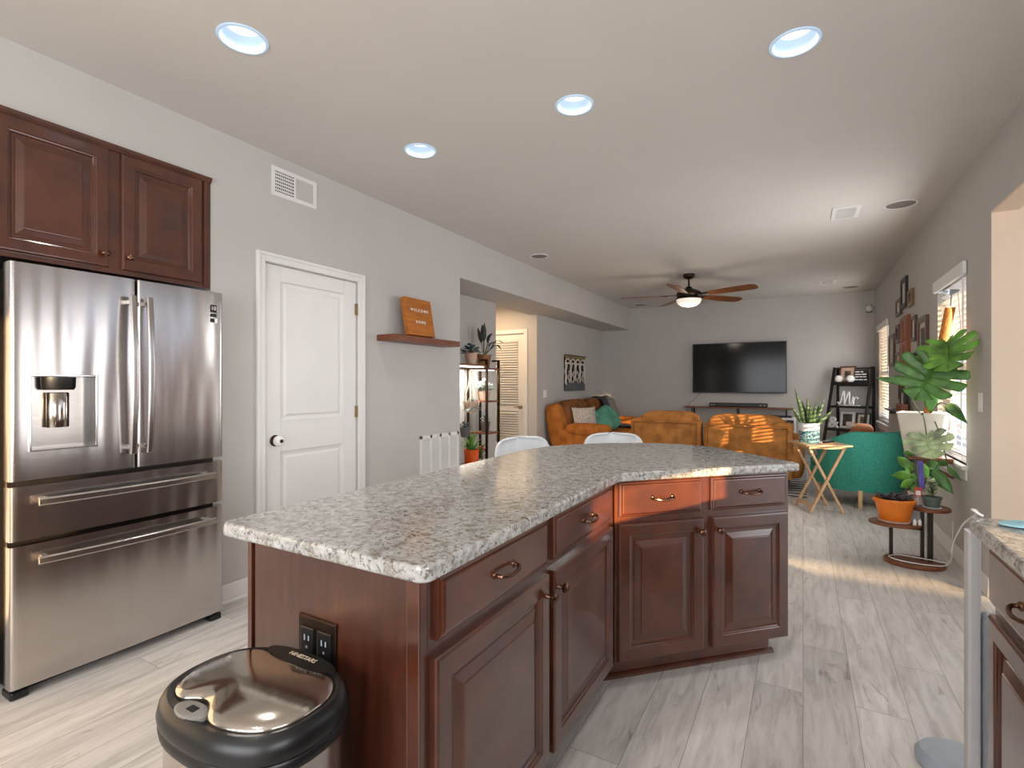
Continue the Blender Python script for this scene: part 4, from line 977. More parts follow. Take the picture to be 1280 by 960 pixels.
lv = thing('reclining_loveseat', 'rust suede reclining loveseat along the left wall below the woven hanging', 'sofa', (-3.0, 8.05, 0))
Y0, Y1 = 7.12, 9.15
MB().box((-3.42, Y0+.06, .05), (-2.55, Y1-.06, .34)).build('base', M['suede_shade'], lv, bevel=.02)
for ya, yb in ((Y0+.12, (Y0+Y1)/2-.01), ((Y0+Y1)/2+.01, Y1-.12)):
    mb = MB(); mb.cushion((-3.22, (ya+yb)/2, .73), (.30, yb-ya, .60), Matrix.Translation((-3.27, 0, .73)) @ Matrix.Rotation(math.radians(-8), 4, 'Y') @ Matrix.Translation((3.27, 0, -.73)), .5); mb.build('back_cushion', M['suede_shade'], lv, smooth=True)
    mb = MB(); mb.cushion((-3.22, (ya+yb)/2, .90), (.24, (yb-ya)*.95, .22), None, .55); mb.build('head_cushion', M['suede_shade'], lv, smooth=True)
    mb = MB(); mb.cushion((-2.86, (ya+yb)/2, .41), (.74, yb-ya, .24), None, .4); mb.build('seat_cushion', M['suede2'], lv, smooth=True)
for y in (Y0+.06, Y1-.06):
    mb = MB(); mb.cushion((-2.86, y, .34), (.86, .22, .56), None, .45); ar = mb.build('arm', M['suede2'], lv, smooth=True)
    mb = MB(); mb.cushion((-2.78, y, .60), (.72, .27, .19), None, .55); mb.build('arm_pad', M['suede2'], ar, smooth=True)
    mb = MB(); mb.cushion((-3.21, y, .62), (.28, .22, .72), Matrix.Translation((-3.27, 0, .3)) @ Matrix.Rotation(math.radians(-12), 4, 'Y') @ Matrix.Translation((3.27, 0, -.3)), .5); mb.build('back_wing', M['suede2'], lv, smooth=True)
def pillow(name, label, c, size, rx, ry, rz, mat):
    T = Matrix.Translation(c) @ Matrix.Rotation(rz, 4, 'Z') @ Matrix.Rotation(ry, 4, 'Y') @ Matrix.Rotation(rx, 4, 'X')
    mb = MB(); w, h, d = size; n = 12; g = {}
    for sgn in (-1, 1):
        for i in range(n+1):
            for j in range(n+1):
                u, v = i/n*2-1, j/n*2-1; k = (1-u*u)*(1-v*v); pin = 1-.10*(1-abs(u))*abs(v)**2-.0
                edge = i in (0, n) or j in (0, n)
                if edge and sgn == 1: g[sgn, i, j] = g[-1, i, j]; continue
                x = u*w/2*(1-.07*(1-abs(v)**2)); z = v*h/2*(1-.07*(1-abs(u)**2))
                g[sgn, i, j] = mb.v(T @ Vector((sgn*d/2*(k**.45), x, z)))
        for i in range(n):
            for j in range(n): mb.face([g[sgn, i, j], g[sgn, i+1, j], g[sgn, i+1, j+1], g[sgn, i, j+1]])
    return tag(mb.build(name, mat, smooth=True), label, 'pillow')
pillow('throw_pillow', 'white and grey leaf-print pillow on the rust loveseat', (-2.93, 7.44, .72), (.42, .42, .15), 0, math.radians(-16), math.radians(-38), M['print'])
def soft(label, c, sz, ry, rz, rx=0):
    T = Matrix.Translation(c) @ Matrix.Rotation(rz, 4, 'Z') @ Matrix.Rotation(ry, 4, 'Y') @ Matrix.Rotation(rx, 4, 'X')
    mb = MB(); mb.cushion((0, 0, 0), sz, T, .62); tag(mb.build('throw_pillow', M['mint'], smooth=True), label, 'pillow')
soft('front mint green pillow on the rust loveseat', (-2.86, 7.90, .67), (.18, .50, .40), math.radians(-38), math.radians(-30))
soft('mint green pillow leaning against the dark throw blanket', (-2.84, 8.26, .71), (.18, .42, .44), math.radians(-34), math.radians(-24), math.radians(24))
mb = MB()
prof = [(-3.36, 1.0), (-3.18, 1.055), (-3.05, .98), (-2.98, .80), (-2.90, .62), (-2.75, .560), (-2.52, .55), (-2.44, .45)]
pr = spline([(x, 0, z) for x, z in prof], 4)
mb.loft([[Vector((p.x, y, p.z+.012*math.sin(k*1.7+y*9))) for k, p in enumerate(pr)] for y in (8.58, 8.70, 8.82, 8.94, 9.06, 9.14)], False, False, closed=False)
tag(mb.build('throw_blanket', M['slate'], smooth=True, solid=.02), 'dark slate throw blanket draped over the far seat of the loveseat', 'blanket')
tag(MB().box((-2.35, 6.62, .001), (.04, 8.95, .012)).build('area_rug', M['rug'], bevel=.003), 'striped grey and tan rug under the tan sofa', 'rug')

# ================================================================ COUNTER STOOLS
def stool(loc, rz, label):
    t = thing('counter_stool', label, 'stool', loc, rz, 'counter stools')
    mb = MB(); rings = []
    for i in range(25):     # shell: from seat front to the top of the back
        f = i/24; g = max(0, (f-.5)/.5)
        if f < .5: y = .19-.38*(f/.5)*.92; z = .645-.02*math.sin(PI*f/.5)
        else: y = -.16-.075*math.sin(g*PI/2); z = .645+.292*math.sin(g*PI/2)**1.0
        w = .20+.015*math.sin(PI*f) if f < .5 else .215*math.sqrt(max(.02, 1-max(0, (g-.25)/.76)**2.6))
        rings.append([Vector((w*u, y+(.075*u*u if f >= .5 else 0), z+(.035*u*u if f < .5 else 0))) for u in [k/6-1 for k in range(13)]])
    mb.loft(rings, False, False, closed=False); mb.build('seat_shell', M['palegrey'], t, smooth=True, solid=.012, world=False)
    for sx in (-1, 1):
        for sy in (-1, 1): MB().tube([(sx*.13, sy*.11, .625), (sx*.20, sy*.18, 0)], .014, 10, .010).build('leg', M['pine'], t, smooth=True, world=False)
    mb = MB()
    for a, b in (((-1, -1), (1, -1)), ((1, -1), (1, 1)), ((1, 1), (-1, 1)), ((-1, 1), (-1, -1))): mb.tube([(a[0]*.182, a[1]*.158, .22), (b[0]*.182, b[1]*.158, .22)], .007, 8)
    mb.build('footrest', M['darkmetal'], t, smooth=True, world=False); return t
def face_to(dx, dy): return math.atan2(-dx, dy)     # local +y -> (dx,dy)
stool((-1.42, 2.80, 0), face_to(.88, -.48), 'pale grey shell stool at the island edge in front of the hall doorway')
stool((-1.05, 3.28, 0), face_to(.55, -.83), 'pale grey shell stool at the island edge in front of the tan sofa')

# ================================================================ PLANT BUILDERS
def frond(mb, base, tip, w, droop=.0, n=9, cup=.12, up=(0, 0, 1)):
    """a simple pointed leaf blade from base to tip"""
    b, t = Vector(base), Vector(tip); d = t-b; L = d.length; d.normalize(); s = d.cross(Vector(up))
    if s.length < .05: s = d.cross(Vector((1, 0, 0)))
    s.normalize(); nn = s.cross(d).normalized(); rows = []
    for k in range(n+1):
        f = k/n; ww = w/2*(math.sin(PI*min(1, f*.94+.06)**.8))*(1 if f < .98 else .15)
        c = b+d*L*f+nn*(droop*4*f*(1-f)); rows.append([mb.v(c+s*ww*u+nn*(cup*abs(u)*ww)) for u in (-1, -.5, 0, .5, 1)])
    for a, c in zip(rows, rows[1:]):
        for k in range(4): mb.face([a[k], a[k+1], c[k+1], c[k]])
def monstera(c, nrm_, down, L, Wd, mat, name, parent, curl=.10, lobes=6, nrm=None):
    """split leaf: c = petiole joint, down = direction of the midrib, right = sideways"""
    d = Vector(down).normalized(); r = d.cross(Vector(nrm_)).normalized(); nn = r.cross(d).normalized()
    if nn.dot(Vector(nrm_)) > 0: nn = -nn
    mb = MB()
    def P(x, y):   # x side, y along midrib
        return Vector(c)+r*x+d*y+nn*(-curl*(x/(Wd/2))**2*L*.6-curl*(y/L)**2*L*.8)
    def edge(t):   # heart outline, t from the sinus (0) round to the tip (1)
        K = ((0, -.02), (.22, -.20), (.55, -.26), (.86, -.12), (1.0, .14), (.95, .42), (.74, .70), (.42, .90), (.0, 1.04))
        f = t*(len(K)-1); i = min(int(f), len(K)-2); q = f-i
        g = lambda j: K[max(0, min(len(K)-1, j))]
        p0, p1, p2, p3 = g(i-1), g(i), g(i+1), g(i+2)
        cr = lambda a, b_, c_, d_: .5*(2*b_+(c_-a)*q+(2*a-5*b_+4*c_-d_)*q*q+(3*b_-a-3*c_+d_)*q**3)
        return cr(p0[0], p1[0], p2[0], p3[0])*Wd/2, cr(p0[1], p1[1], p2[1], p3[1])*L
    N = lobes
    for sgn in (-1, 1):
        for k in range(N):
            t0, t1 = k/N, (k+1)/N; rows = []
            for u in (.0, .2, .42, .62, .82, .94, 1.0):
                gap = (0 if u <= .45 else .17*(u-.45)/.55)*(t1-t0)
                if u == 1.0: gap += .10*(t1-t0)
                row = []
                for q in range(5):
                    lo = t0+(gap if k else 0); hi = t1-(gap if k < N-1 else 0)
                    ex, ey = edge(lo+(hi-lo)*q/4); tm = t0+(t1-t0)*q/4
                    my = max(.0, tm*1.05-.10)*L*.82
                    row.append(mb.v(P(sgn*ex*u, my*(1-u)+ey*u)+nn*(-.012*L*math.sin(PI*q/4)*u)))
                rows.append(row)
            for A, B in zip(rows, rows[1:]):
                for q in range(4): mb.face([A[q], A[q+1], B[q+1], B[q]])
    mb.tube([P(0, -.02*L)+nn*.002, P(0, .5*L)+nn*.002, P(0, .98*L)+nn*.002], .0045, 6, .0015)
    return mb.build(name, mat, parent, smooth=True, solid=.0022)
def pot(t, c, r0, r1, h, mat, soil=True, name='pot', rim=.006, n=28, sx=1, sy=1):
    p = MB().lathe([(r0*.96, 0), (r0, .004), (r1, h-.012), (r1+rim, h-.010), (r1+rim, h), (r1-.008, h), (r1-.012, h-.03)], c, n, sx, sy).build(name, mat, t, smooth=True)
    if soil: MB().lathe([(r1-.012, h-.03), (r1-.013, h-.02), (.005, h-.014)], c, 20, sx, sy).build('soil', M['soil'], t, smooth=True)
    return p
def bushy(t, c, n, R, hmin, hmax, lw, mat, name='foliage', rnd=1, stems=True, drop=0):
    random.seed(rnd); mb = MB(); ms_ = MB()
    for k in range(n):
        a = k*2.399+random.uniform(-.3, .3); f = (k+.5)/n; rr = R*math.sqrt(f)*random.uniform(.75, 1.1); z = hmin+(hmax-hmin)*(1-f)*random.uniform(.7, 1.1)-drop*f
        tip = Vector(c)+Vector((rr*math.cos(a), rr*math.sin(a), z)); b = Vector(c)+Vector((rr*.55*math.cos(a), rr*.55*math.sin(a), z*.78+.0))
        frond(mb, b, tip, lw*random.uniform(.8, 1.2), -.01)
        if stems: ms_.tube([Vector(c), (Vector(c)+b)/2+Vector((0, 0, .01)), b+(tip-b)*.1], .0025, 5)
    o = mb.build(name, mat, t, smooth=True, solid=.0015)
    if stems: ms_.build('stems', M['stem'], t)
    else: ms_.b.free()
    return o

# ================================================================ PLANT RACK IN THE RECESS
ra = thing('plant_rack', 'brown metal and wood plant rack in the recess by the hall doorway', 'plant stand', (-3.3, 4.8, 0))
RXB, RXF = -3.425, -3.165; RY = (4.42, 4.98, 5.24)
for y in RY:
    for x in (RXB, RXF):
        MB().box((x-.012, y-.012, 0), (x+.012, y+.012, 1.565 if y > 4.9 else 1.5)).build('post', M['bronze'], ra)
mb = MB()
for y in RY[1:]: mb.box((RXB+.012, y-.010, 1.545), (RXB+.09, y+.010, 1.565)); mb.box((RXF-.09, y-.010, 1.545), (RXF-.012, y+.010, 1.565))
for x in (RXB, RXF): mb.box((x-.008, RY[0], 1.445), (x+.008, RY[1]-.012, 1.46))
mb.build('rails', M['bronze'], ra)
for ya, yb, z in ((RY[0], RY[1], 1.50), (RY[1], RY[2], 1.465), (RY[1], RY[2], 1.085), (RY[1], RY[2], .715), (RY[0], RY[1], .365), (RY[1], RY[2], .30), (RY[0], RY[1], .80)):
    if z == .80: continue
    MB().box((RXB+.013, ya+.013, z-.018), (RXF+.008, yb-.013, z)).build('shelf_board', M['walnut'], ra)
led = MB().box((RXB+.02, RY[0]+.03, 1.468), (RXF-.02, RY[1]-.03, 1.481)).build('light_bar', M['led'], ra)
l = area('grow_light', (-3.30, 4.72, 1.43), (-.25, 0, -1), .5, .14, 7, (1, .93, .84))
l2 = area('grow_light', (-3.30, 5.11, 1.43), (-.25, 0, -1), .2, .14, 4, (1, .93, .84))
MB().box((RXB+.04, RY[1]+.03, 1.436), (RXF-.04, RY[2]-.03, 1.446)).build('light_bar', M['led'], ra)
t = thing('potted_plant', 'blue-grey leafy plant in pale clay pot on top of the plant rack', 'plant', (-3.24, 4.77, 1.501)); pot(t, (-3.24, 4.77, 1.501), .05, .072, .13, M['clay']); bushy(t, (-3.24, 4.77, 1.61), 34, .16, .02, .13, .07, M['leafblue'], rnd=3)
t = thing('potted_plant', 'dark long-leaved plant in brown pot on top of the plant rack', 'plant', (-3.28, 5.10, 1.466)); pot(t, (-3.28, 5.10, 1.466), .062, .085, .16, M['brownpot'])
random.seed(5); mb = MB(); ms_ = MB()
for k, (dx, dy, z1, dr) in enumerate(((.0, -.14, .34, .0), (.05, -.07, .40, .0), (.10, .10, .34, .03), (.13, .24, .27, .05), (.02, .18, .36, .03), (-.06, .05, .40, 0), (.16, .02, .22, .03), (.06, .30, .20, .05))):
    b = Vector((-3.28+dx*.4, 5.10+dy*.4, 1.61+z1*.45)); tip = Vector((-3.28+dx, 5.10+dy, 1.60+z1-dr*2)); frond(mb, b, tip, .055, dr); ms_.tube([(-3.28, 5.10, 1.61), b], .004, 6)
mb.build('foliage', M['leafdark'], t, smooth=True, solid=.0015); ms_.build('stems', M['stem'], t)
t = thing('potted_plant', 'silver leafy plant in tan pot on the second tier of the plant rack', 'plant', (-3.28, 5.11, 1.086)); pot(t, (-3.28, 5.11, 1.086), .055, .075, .11, M['clay']); bushy(t, (-3.28, 5.11, 1.18), 46, .15, .03, .17, .05, M['leafsilver'], rnd=8)
t = thing('potted_plant', 'small green plant in grey pot on the third tier of the plant rack', 'plant', (-3.26, 5.10, .716)); pot(t, (-3.26, 5.10, .716), .042, .055, .12, M['greypot']); bushy(t, (-3.26, 5.10, .82), 20, .08, .04, .17, .04, M['leafsilver'], rnd=9)
t = thing('potted_plant', 'spiky plant in orange glazed pot on the lowest tier of the plant rack', 'plant', (-3.24, 4.78, .366)); pot(t, (-3.24, 4.78, .366), .075, .085, .18, M['orange_glaze'])
mb = MB()
for k in range(18):
    a = k*2.4; f = k/18; frond(mb, (-3.24+.02*math.cos(a), 4.78+.02*math.sin(a), .52), (-3.24+(.05+.16*f)*math.cos(a), 4.78+(.05+.16*f)*math.sin(a), .52+.24*(1-f*.75)), .028, .02, 8, .3)
mb.build('foliage', M['leaf2'], t, smooth=True, solid=.0015)
t = thing('potted_plant', 'little red-flowered plant in clay pot on the low right tier of the plant rack', 'plant', (-3.30, 5.08, .301)); pot(t, (-3.30, 5.08, .301), .04, .05, .09, M['clay']); bushy(t, (-3.30, 5.08, .38), 14, .07, .05, .16, .035, M['leaf'], rnd=4)
mb = MB()
for k in range(7): a = k*2.4; mb.ball((-3.30+.05*math.cos(a), 5.08+.05*math.sin(a), .50+.02*(k % 4)), .016, 8, 6)
mb.build('blossoms', M['flower'], t, smooth=True)
t = thing('bowl', 'shallow clay bowl at the end of the low right tier of the plant rack', 'bowl', (-3.22, 5.18, .301)); MB().lathe([(.02, 0), (.035, .012), (.046, .06), (.042, .06), (.03, .016)], (-3.22, 5.175, .306), 20).build('bowl_body', M['clay'], t, smooth=True); MB().lathe([(.030, 0), (.030, .005), (.02, .006)], (-3.22, 5.175, .301), 16).build('foot', M['walnut'], t)
t = thing('hanging_planter', 'trailing plant in a rope hanger under the plant rack top board', 'planter', (-3.22, 4.72, .98)); mb = MB(); c = Vector((-3.22, 4.745, 0))
for k in range(4):
    a = k*PI/2+.5; mb.tube([c+Vector((0, 0, 1.445)), c+Vector((.035*math.cos(a), .035*math.sin(a), 1.25)), c+Vector((.09*math.cos(a), .09*math.sin(a), 1.08)), c+Vector((.07*math.cos(a), .07*math.sin(a), .99)), c+Vector((0, 0, .95))], .006, 6)
mb.build('rope_hanger', M['rope'], t); pot(t, (c.x, c.y, .965), .055, .078, .12, M['clay']); bushy(t, (c.x, c.y, 1.07), 40, .13, .0, .07, .05, M['leafsilver'], rnd=12, drop=.09)
t = thing('hanging_planter', 'small dark pot hung low inside the plant rack left bay', 'planter', (-3.22, 4.60, .75)); mb = MB(); mb.tube([(-3.22, 4.62, .82), (-3.22, 4.62, 1.445)], .003, 5); mb.build('hanger', M['darkmetal'], t); pot(t, (-3.22, 4.62, .70), .04, .062, .11, M['greypot']); bushy(t, (-3.22, 4.62, .80), 14, .09, .02, .08, .05, M['leafblue'], rnd=2)

# ================================================================ TRAY TABLE, SNAKE PLANT, CHAIR
tt = thing('tray_table', 'folding wooden tray table with crossed legs beside the green chair', 'table', (.14, 6.08, 0), math.radians(22))
MB().box((-.215, -.225, .665), (.215, .225, .682)).build('tabletop', M['pine'], tt, bevel=.006, seg=3, world=False)
for y in (-.165, .165):
    for s in (-1, 1):
        yy = y+s*.012; MB().bar((-s*.16, yy, .655), (s*.16, yy, .006), .022, .020, (0, 1, 0)).build('leg', M['pine'], tt, world=False)
mb = MB()
for x in (-.16, .16): mb.box((x-.012, -.19, .640), (x+.012, .19, .662))
mb.build('top_rail', M['pine'], tt, world=False)
mb = MB(); mb.bar((-.133, -.17, .065), (-.133, .17, .065), .016, .032); mb.build('lower_rail', M['pine'], tt, world=False)
mb = MB(); mb.box((-.17, -.192, .640), (.17, -.178, .664)); mb.build('front_rail', M['pine'], tt, world=False)
sn = thing('snake_plant', 'snake plant in a teal patterned pot on the wooden tray table', 'plant', (.055, 6.03, .682))
c = (.055, 6.03, .683); MB().lathe([(.088, 0), (.09, .003), (.092, .125)], c, 32).build('pot', M['patternpot'], sn, smooth=True)
MB().lathe([(.092, .125), (.093, .128), (.094, .20), (.086, .20), (.084, .17)], c, 32).build('pot_rim', M['palegrey'], sn, smooth=True); MB().lathe([(.084, .17), (.083, .178), (.004, .182)], c, 20).build('soil', M['soil'], sn)
mb = MB(); random.seed(3)
for dx, dy, h, lx, ly in ((-.03, 0, .40, -.10, -.04), (.0, .02, .30, -.02, .02), (.03, -.01, .26, .03, 0), (.045, .02, .28, .09, .04), (-.045, .01, .22, -.12, -.02), (.05, -.02, .19, .17, .05), (.01, -.03, .23, .0, -.04), (-.015, .03, .27, -.05, .05), (.03, .03, .22, .06, .06)):
    b = Vector(c)+Vector((dx, dy, .16)); frond(mb, b, b+Vector((lx, ly, h)), .040, .0, 9, .35, (0, 1, .2))
mb.build('leaves', M['snakeleaf'], sn, smooth=True, solid=.004)
rm = thing('remote_control', 'black remote control on the tray table', 'remote control', (.22, 6.13, .682), math.radians(60)); MB().box((-.09, -.022, .001), (.09, .022, .019)).build('remote_body', M['black'], rm, bevel=.006, world=False)
mb = MB()
for k in range(6): mb.box((-.07+k*.022, -.012, .0188), (-.06+k*.022, .012, .0205))
mb.build('buttons', M['greyplast'], rm, world=False)
tag(MB().cushion((.135, 6.04, .690), (.07, .045, .014), None, .5).build('folded_paper', M['white'], smooth=True), 'small white folded paper beside the patterned pot', 'paper')

gc = thing('tub_chair', 'green fabric tub armchair with pale wooden legs', 'armchair', (.54, 6.70, 0), face_to(-.64, .77))
# local: +y is front
mb = MB(); outer, inner = [], []
N = 40; rows_o, rows_i = [], []
def tub(a):   # a: 0..1 round the back from left-front to right-front
    ang = math.radians(155+a*230)
    return math.cos(ang), math.sin(ang)
prof_a = [k/N for k in range(N+1)]
ring = []
for a in prof_a:
    cx_, sy_ = tub(a); f = abs(2*a-1); top = .79-.19*max(0, (f-.45)/.55)**1.3
    Ro, Ri = .405, .315
    ring.append([Vector((cx_*Ro*.94, sy_*Ro*.94, .17)), Vector((cx_*Ro, sy_*Ro, .30)), Vector((cx_*Ro*1.02, sy_*Ro*1.02, .5)), Vector((cx_*Ro*1.03, sy_*Ro*1.03, top-.04)), Vector((cx_*(Ro-.01), sy_*(Ro-.01), top-.008)), Vector((cx_*(Ro-.045), sy_*(Ro-.045), top)), Vector((cx_*(Ri+.01), sy_*(Ri+.01), top-.02)), Vector((cx_*Ri, sy_*Ri, top-.10)), Vector((cx_*Ri, sy_*Ri, .35)), Vector((cx_*Ri, sy_*Ri, .17))])
mb.loft(ring); mb.build('tub_back', M['teal'], gc, smooth=True, world=False)
mb = MB(); q = [(.32*math.cos(math.radians(d)), .32*math.sin(math.radians(d))) for d in range(160, 385, 9)]+[(.30, .38), (.22, .43), (-.22, .43), (-.30, .38)]
mb.loft([[Vector((x*k, y*k, z)) for x, y in q] for k, z in ((.98, .18), (1, .20), (1, .36))]); mb.build('seat_base', M['teal'], gc, smooth=True, world=False)
mb = MB(); mb.loft([[Vector((x*k, y*k+.005, z)) for x, y in q] for k, z in ((.93, .361), (.97, .375), (.98, .43), (.95, .455), (.85, .465), (.4, .47))]); mb.build('seat_cushion', M['teal'], gc, smooth=True, world=False)
for sx in (-1, 1):
    for sy in (-1, 1): MB().tube([(sx*.255, sy*.265, .185), (sx*.28, sy*.285, 0)], .026, 14, .017).build('leg', M['pine'], gc, smooth=True, world=False)
mb = MB(); 
for ang in (215, 325):
    a = math.radians(ang); mb.tube([(.411*math.cos(a), .411*math.sin(a), .25), (.4165*math.cos(a), .4165*math.sin(a), .5), (.412*math.cos(a), .412*math.sin(a), .73)], .003, 5)
mb.build('seam', M['teal'], gc, world=False)
# basket beyond the chair
bk = thing('wooden_box', 'orange-brown wooden crate with white sticks beyond the green chair', 'crate', (.70, 8.45, 0))
MB().box((.56, 8.25, 0), (.90, 8.65, .62)).build('crate_body', M['carved'], bk, bevel=.01)
mb = MB(); mb.cushion((.70, 8.45, .66), (.26, .30, .16), None, .7); mb.build('folded_mat', M['terracotta'], bk, smooth=True)
mb = MB(); mb.bar((.52, 8.35, .74), (.66, 8.45, .65), .02, .02); mb.bar((.58, 8.30, .73), (.68, 8.42, .65), .015, .015); mb.build('sticks', M['white'], bk)

# ================================================================ SIDE TABLE GROUP
st_ = thing('side_table', 'two-tier oval wooden side table with dark steel posts by the right window', 'side table', (.685, 4.57, 0))
def oval(cx, cy, a, b, n=40): return [(cx+a*math.cos(2*PI*k/n), cy+b*math.sin(2*PI*k/n)) for k in range(n)]
MB().prism(oval(.685, 4.57, .178, .135), .0, .030).build('base', M['walnut'], st_, bevel=.006)
MB().prism(oval(.79, 4.70, .125, .125), .372, .396).build('upper_top', M['walnut'], st_, bevel=.006)
MB().prism(oval(.575, 4.60, .155, .125), .262, .282).build('lower_top', M['walnut'], st_, bevel=.006)
MB().box((.545, 4.59, .03), (.567, 4.612, .262)).build('post', M['darkmetal'], st_)
MB().box((.728, 4.60, .03), (.748, 4.635, .372)).build('post', M['darkmetal'], st_)
MB().box((.765, 4.585, .03), (.795, 4.62, .372)).build('post', M['darkmetal'], st_)
MB().box((.56, 4.60, .238), (.74, 4.625, .262)).build('rail', M['darkmetal'], st_)
op = thing('orange_planter', 'orange oval planter with dark succulents on the low tier of the side table', 'planter', (.575, 4.60, .283))
MB().lathe([(.095, 0), (.10, .008), (.10, .014)], (.575, 4.60, .283), 36, 1, .82).build('saucer', M['clay'], op, smooth=True)
MB().lathe([(.088, .014), (.092, .018), (.116, .140), (.127, .142), (.130, .150), (.128, .165), (.118, .168), (.114, .14)], (.575, 4.60, .283), 36, 1, .82).build('pot', M['orange'], op, smooth=True)
MB().lathe([(.114, .14), (.113, .15), (.004, .155)], (.575, 4.60, .283), 24, 1, .82).build('soil', M['soil'], op)
mb = MB(); random.seed(21)
for k in range(70):
    a = k*2.4; r = .09*math.sqrt(k/70); cc = Vector((.575+r*math.cos(a), 4.60+r*.8*math.sin(a), .435+random.uniform(0, .02)*(1-r*6)+.012))
    frond(mb, cc, cc+Vector((.04*math.cos(a+random.uniform(-1, 1)), .04*math.sin(a+random.uniform(-1, 1)), random.uniform(.002, .035))), .024, .004, 5, .4)
mb.build('succulents', M['leafpurple'], op, smooth=True, solid=.005)
gp = thing('potted_plant', 'small sage green pot with a curling pale plant on the side table upper tier', 'plant', (.80, 4.66, .397))
MB().lathe([(.052, 0), (.056, .005), (.05, .007)], (.80, 4.66, .397), 28).build('saucer', M['palegrey'], gp, smooth=True); pot(gp, (.80, 4.66, .404), .042, .054, .072, M['greenpot']); bushy(gp, (.80, 4.66, .465), 16, .05, .04, .17, .05, M['leafpale'], rnd=31)
ph = thing('potted_plant', 'leafy philodendron in a cream pot behind the small sage pot', 'plant', (.735, 4.76, .397)); pot(ph, (.735, 4.76, .397), .045, .056, .085, M['offwhite'])
mb = MB(); ms_ = MB(); mo = MB(); b0 = Vector((.735, 4.76, .47))
def vw(dx, dz, dy=0): return Vector((.735+dx*.95, 4.76+dy-dx*.0, dz))     # sideways, height
for k, (x0, z0, x1, z1, w, dark) in enumerate(((-.04, .60, -.17, .60, .075, 0), (-.05, .66, -.13, .74, .07, 0), (-.03, .56, -.12, .52, .07, 0), (-.02, .62, -.03, .48, .085, 0), (-.03, .70, -.07, .62, .07, 0),
        (.08, .66, .20, .50, .085, 1), (.10, .62, .03, .66, .07, 1), (.07, .72, .12, .64, .075, 1), (.12, .70, .17, .72, .05, 1), (.06, .75, .15, .78, .04, 1), (-.02, .76, -.10, .77, .04, 1), (.02, .70, .05, .60, .06, 0))):
    dy = -.05+.03*math.sin(k*2.1); frond(mb if not dark else mo, vw(x0, z0, dy*.5), vw(x1, z1, dy), w, .012, 9, .15, (0, 1, .15)); ms_.tube([b0, (b0+vw(x0, z0, dy*.5))/2+Vector((0, 0, .02)), vw(x0, z0, dy*.5)], .003, 5)
mb.build('green_leaves', M['leaf2'], ph, smooth=True, solid=.0015); mo.build('dark_leaves', M['leaf'], ph, smooth=True, solid=.0015); ms_.build('stems', M['stem'], ph)
cd = MB().loft([[Vector((.735+x, 4.70+y, z)) for x, y in ((-.012+q, 0), (.018+q, -.01), (.020+q, -.004), (-.010+q, .006))] for z, q in ((.52, .012), (.72, .0))]).build('plant_card', M['violet'], ph); cd['label'] = 'blue violet card stake'
tg = MB().box((.700, 4.660, .47), (.745, 4.664, .535)).build('plant_tag', M['tagred'], ph, bevel=.006); MB().box((.708, 4.6585, .478), (.737, 4.6605, .51)).build('tag_face', M['white'], tg)
MB().tube([(.722, 4.665, .40), (.722, 4.665, .475)], .002, 5).build('tag_stake', M['white'], ph)
# small clear glasses under the pot tier
for k, (x, y) in enumerate(((.685, 4.545), (.715, 4.56))):
    t = thing('glass_vial', ('left of two tiny white bottles on the low tier beside the orange planter', 'right of two tiny white bottles on the low tier beside the orange planter')[k], 'bottle', (x, y, .283))
    MB().lathe([(.010, 0), (.011, .002), (.011, .030), (.006, .036), (.006, .042)], (x, y, .283), 14).build('bottle_body', M['white'], t, smooth=True); MB().lathe([(.0075, .042), (.0075, .050)], (x, y, .283), 12).build('cap', M['greyplast'], t)
tag(MB().tube(spline([(.93, 4.74, .30), (.905, 4.62, .14), (.86, 4.50, .052), (.75, 4.44, .045), (.60, 4.455, .045), (.535, 4.53, .045), (.60, 4.60, .046), (.69, 4.59, .046), (.78, 4.565, .048), (.86, 4.50, .06), (.85, 4.36, .14), (.80, 4.1, .27), (.64, 3.1, .62), (.47, 2.1, .875), (.415, 1.90, .925), (.43, 1.865, .9165)], 8), .0034, 8).build('power_cord', M['white'], smooth=True), 'white cord looping from the counter over the side table base', 'cord')

# ---- big monstera in white planter on a window ledge
lg = thing('window_ledge', 'brown wooden ledge board under the white planter at the window', 'shelf', (.8, 4.88, .7))
MB().box((.68, 4.75, .722), (.94, 4.98, .742)).build('board', M['walnut'], lg, bevel=.003)
mb = MB()
for y in (4.79, 4.94): mb.box((.72, y-.012, .700), (XR-.0145, y+.012, .722)); mb.bar((XR-.03, y, .60), (.74, y, .705), .02, .02)
mb.build('brackets', M['walnut'], lg)
mo = thing('monstera_plant', 'large monstera in a white tapered planter in front of the right window', 'plant', (.785, 4.86, .742), math.radians(-14))
def sq(r, k=.02): return rounded([(-r, -r, k), (r, -r, k), (r, r, k), (-r, r, k)], k, 3)
rings = [[Vector((x, y, z)) for x, y in sq(r)] for r, z in ((.098, 0), (.102, .004), (.146, .312), (.150, .314), (.150, .326), (.138, .326), (.134, .29))]
MB().loft(rings).build('planter', M['offwhite'], mo, smooth=True, world=False)
MB().loft([[Vector((x, y, z)) for x, y in sq(r)] for r, z in ((.134, .285), (.134, .30), (.02, .305))]).build('soil', M['soil'], mo, world=False)
pt = Vector((.80, 4.83, 1.03)); ptop = Vector((.902, 4.66, 1.82))
MB().tube([pt, pt.lerp(ptop, .5), ptop], .026, 14, .030).build('coir_pole', M['coir'], mo, smooth=True)
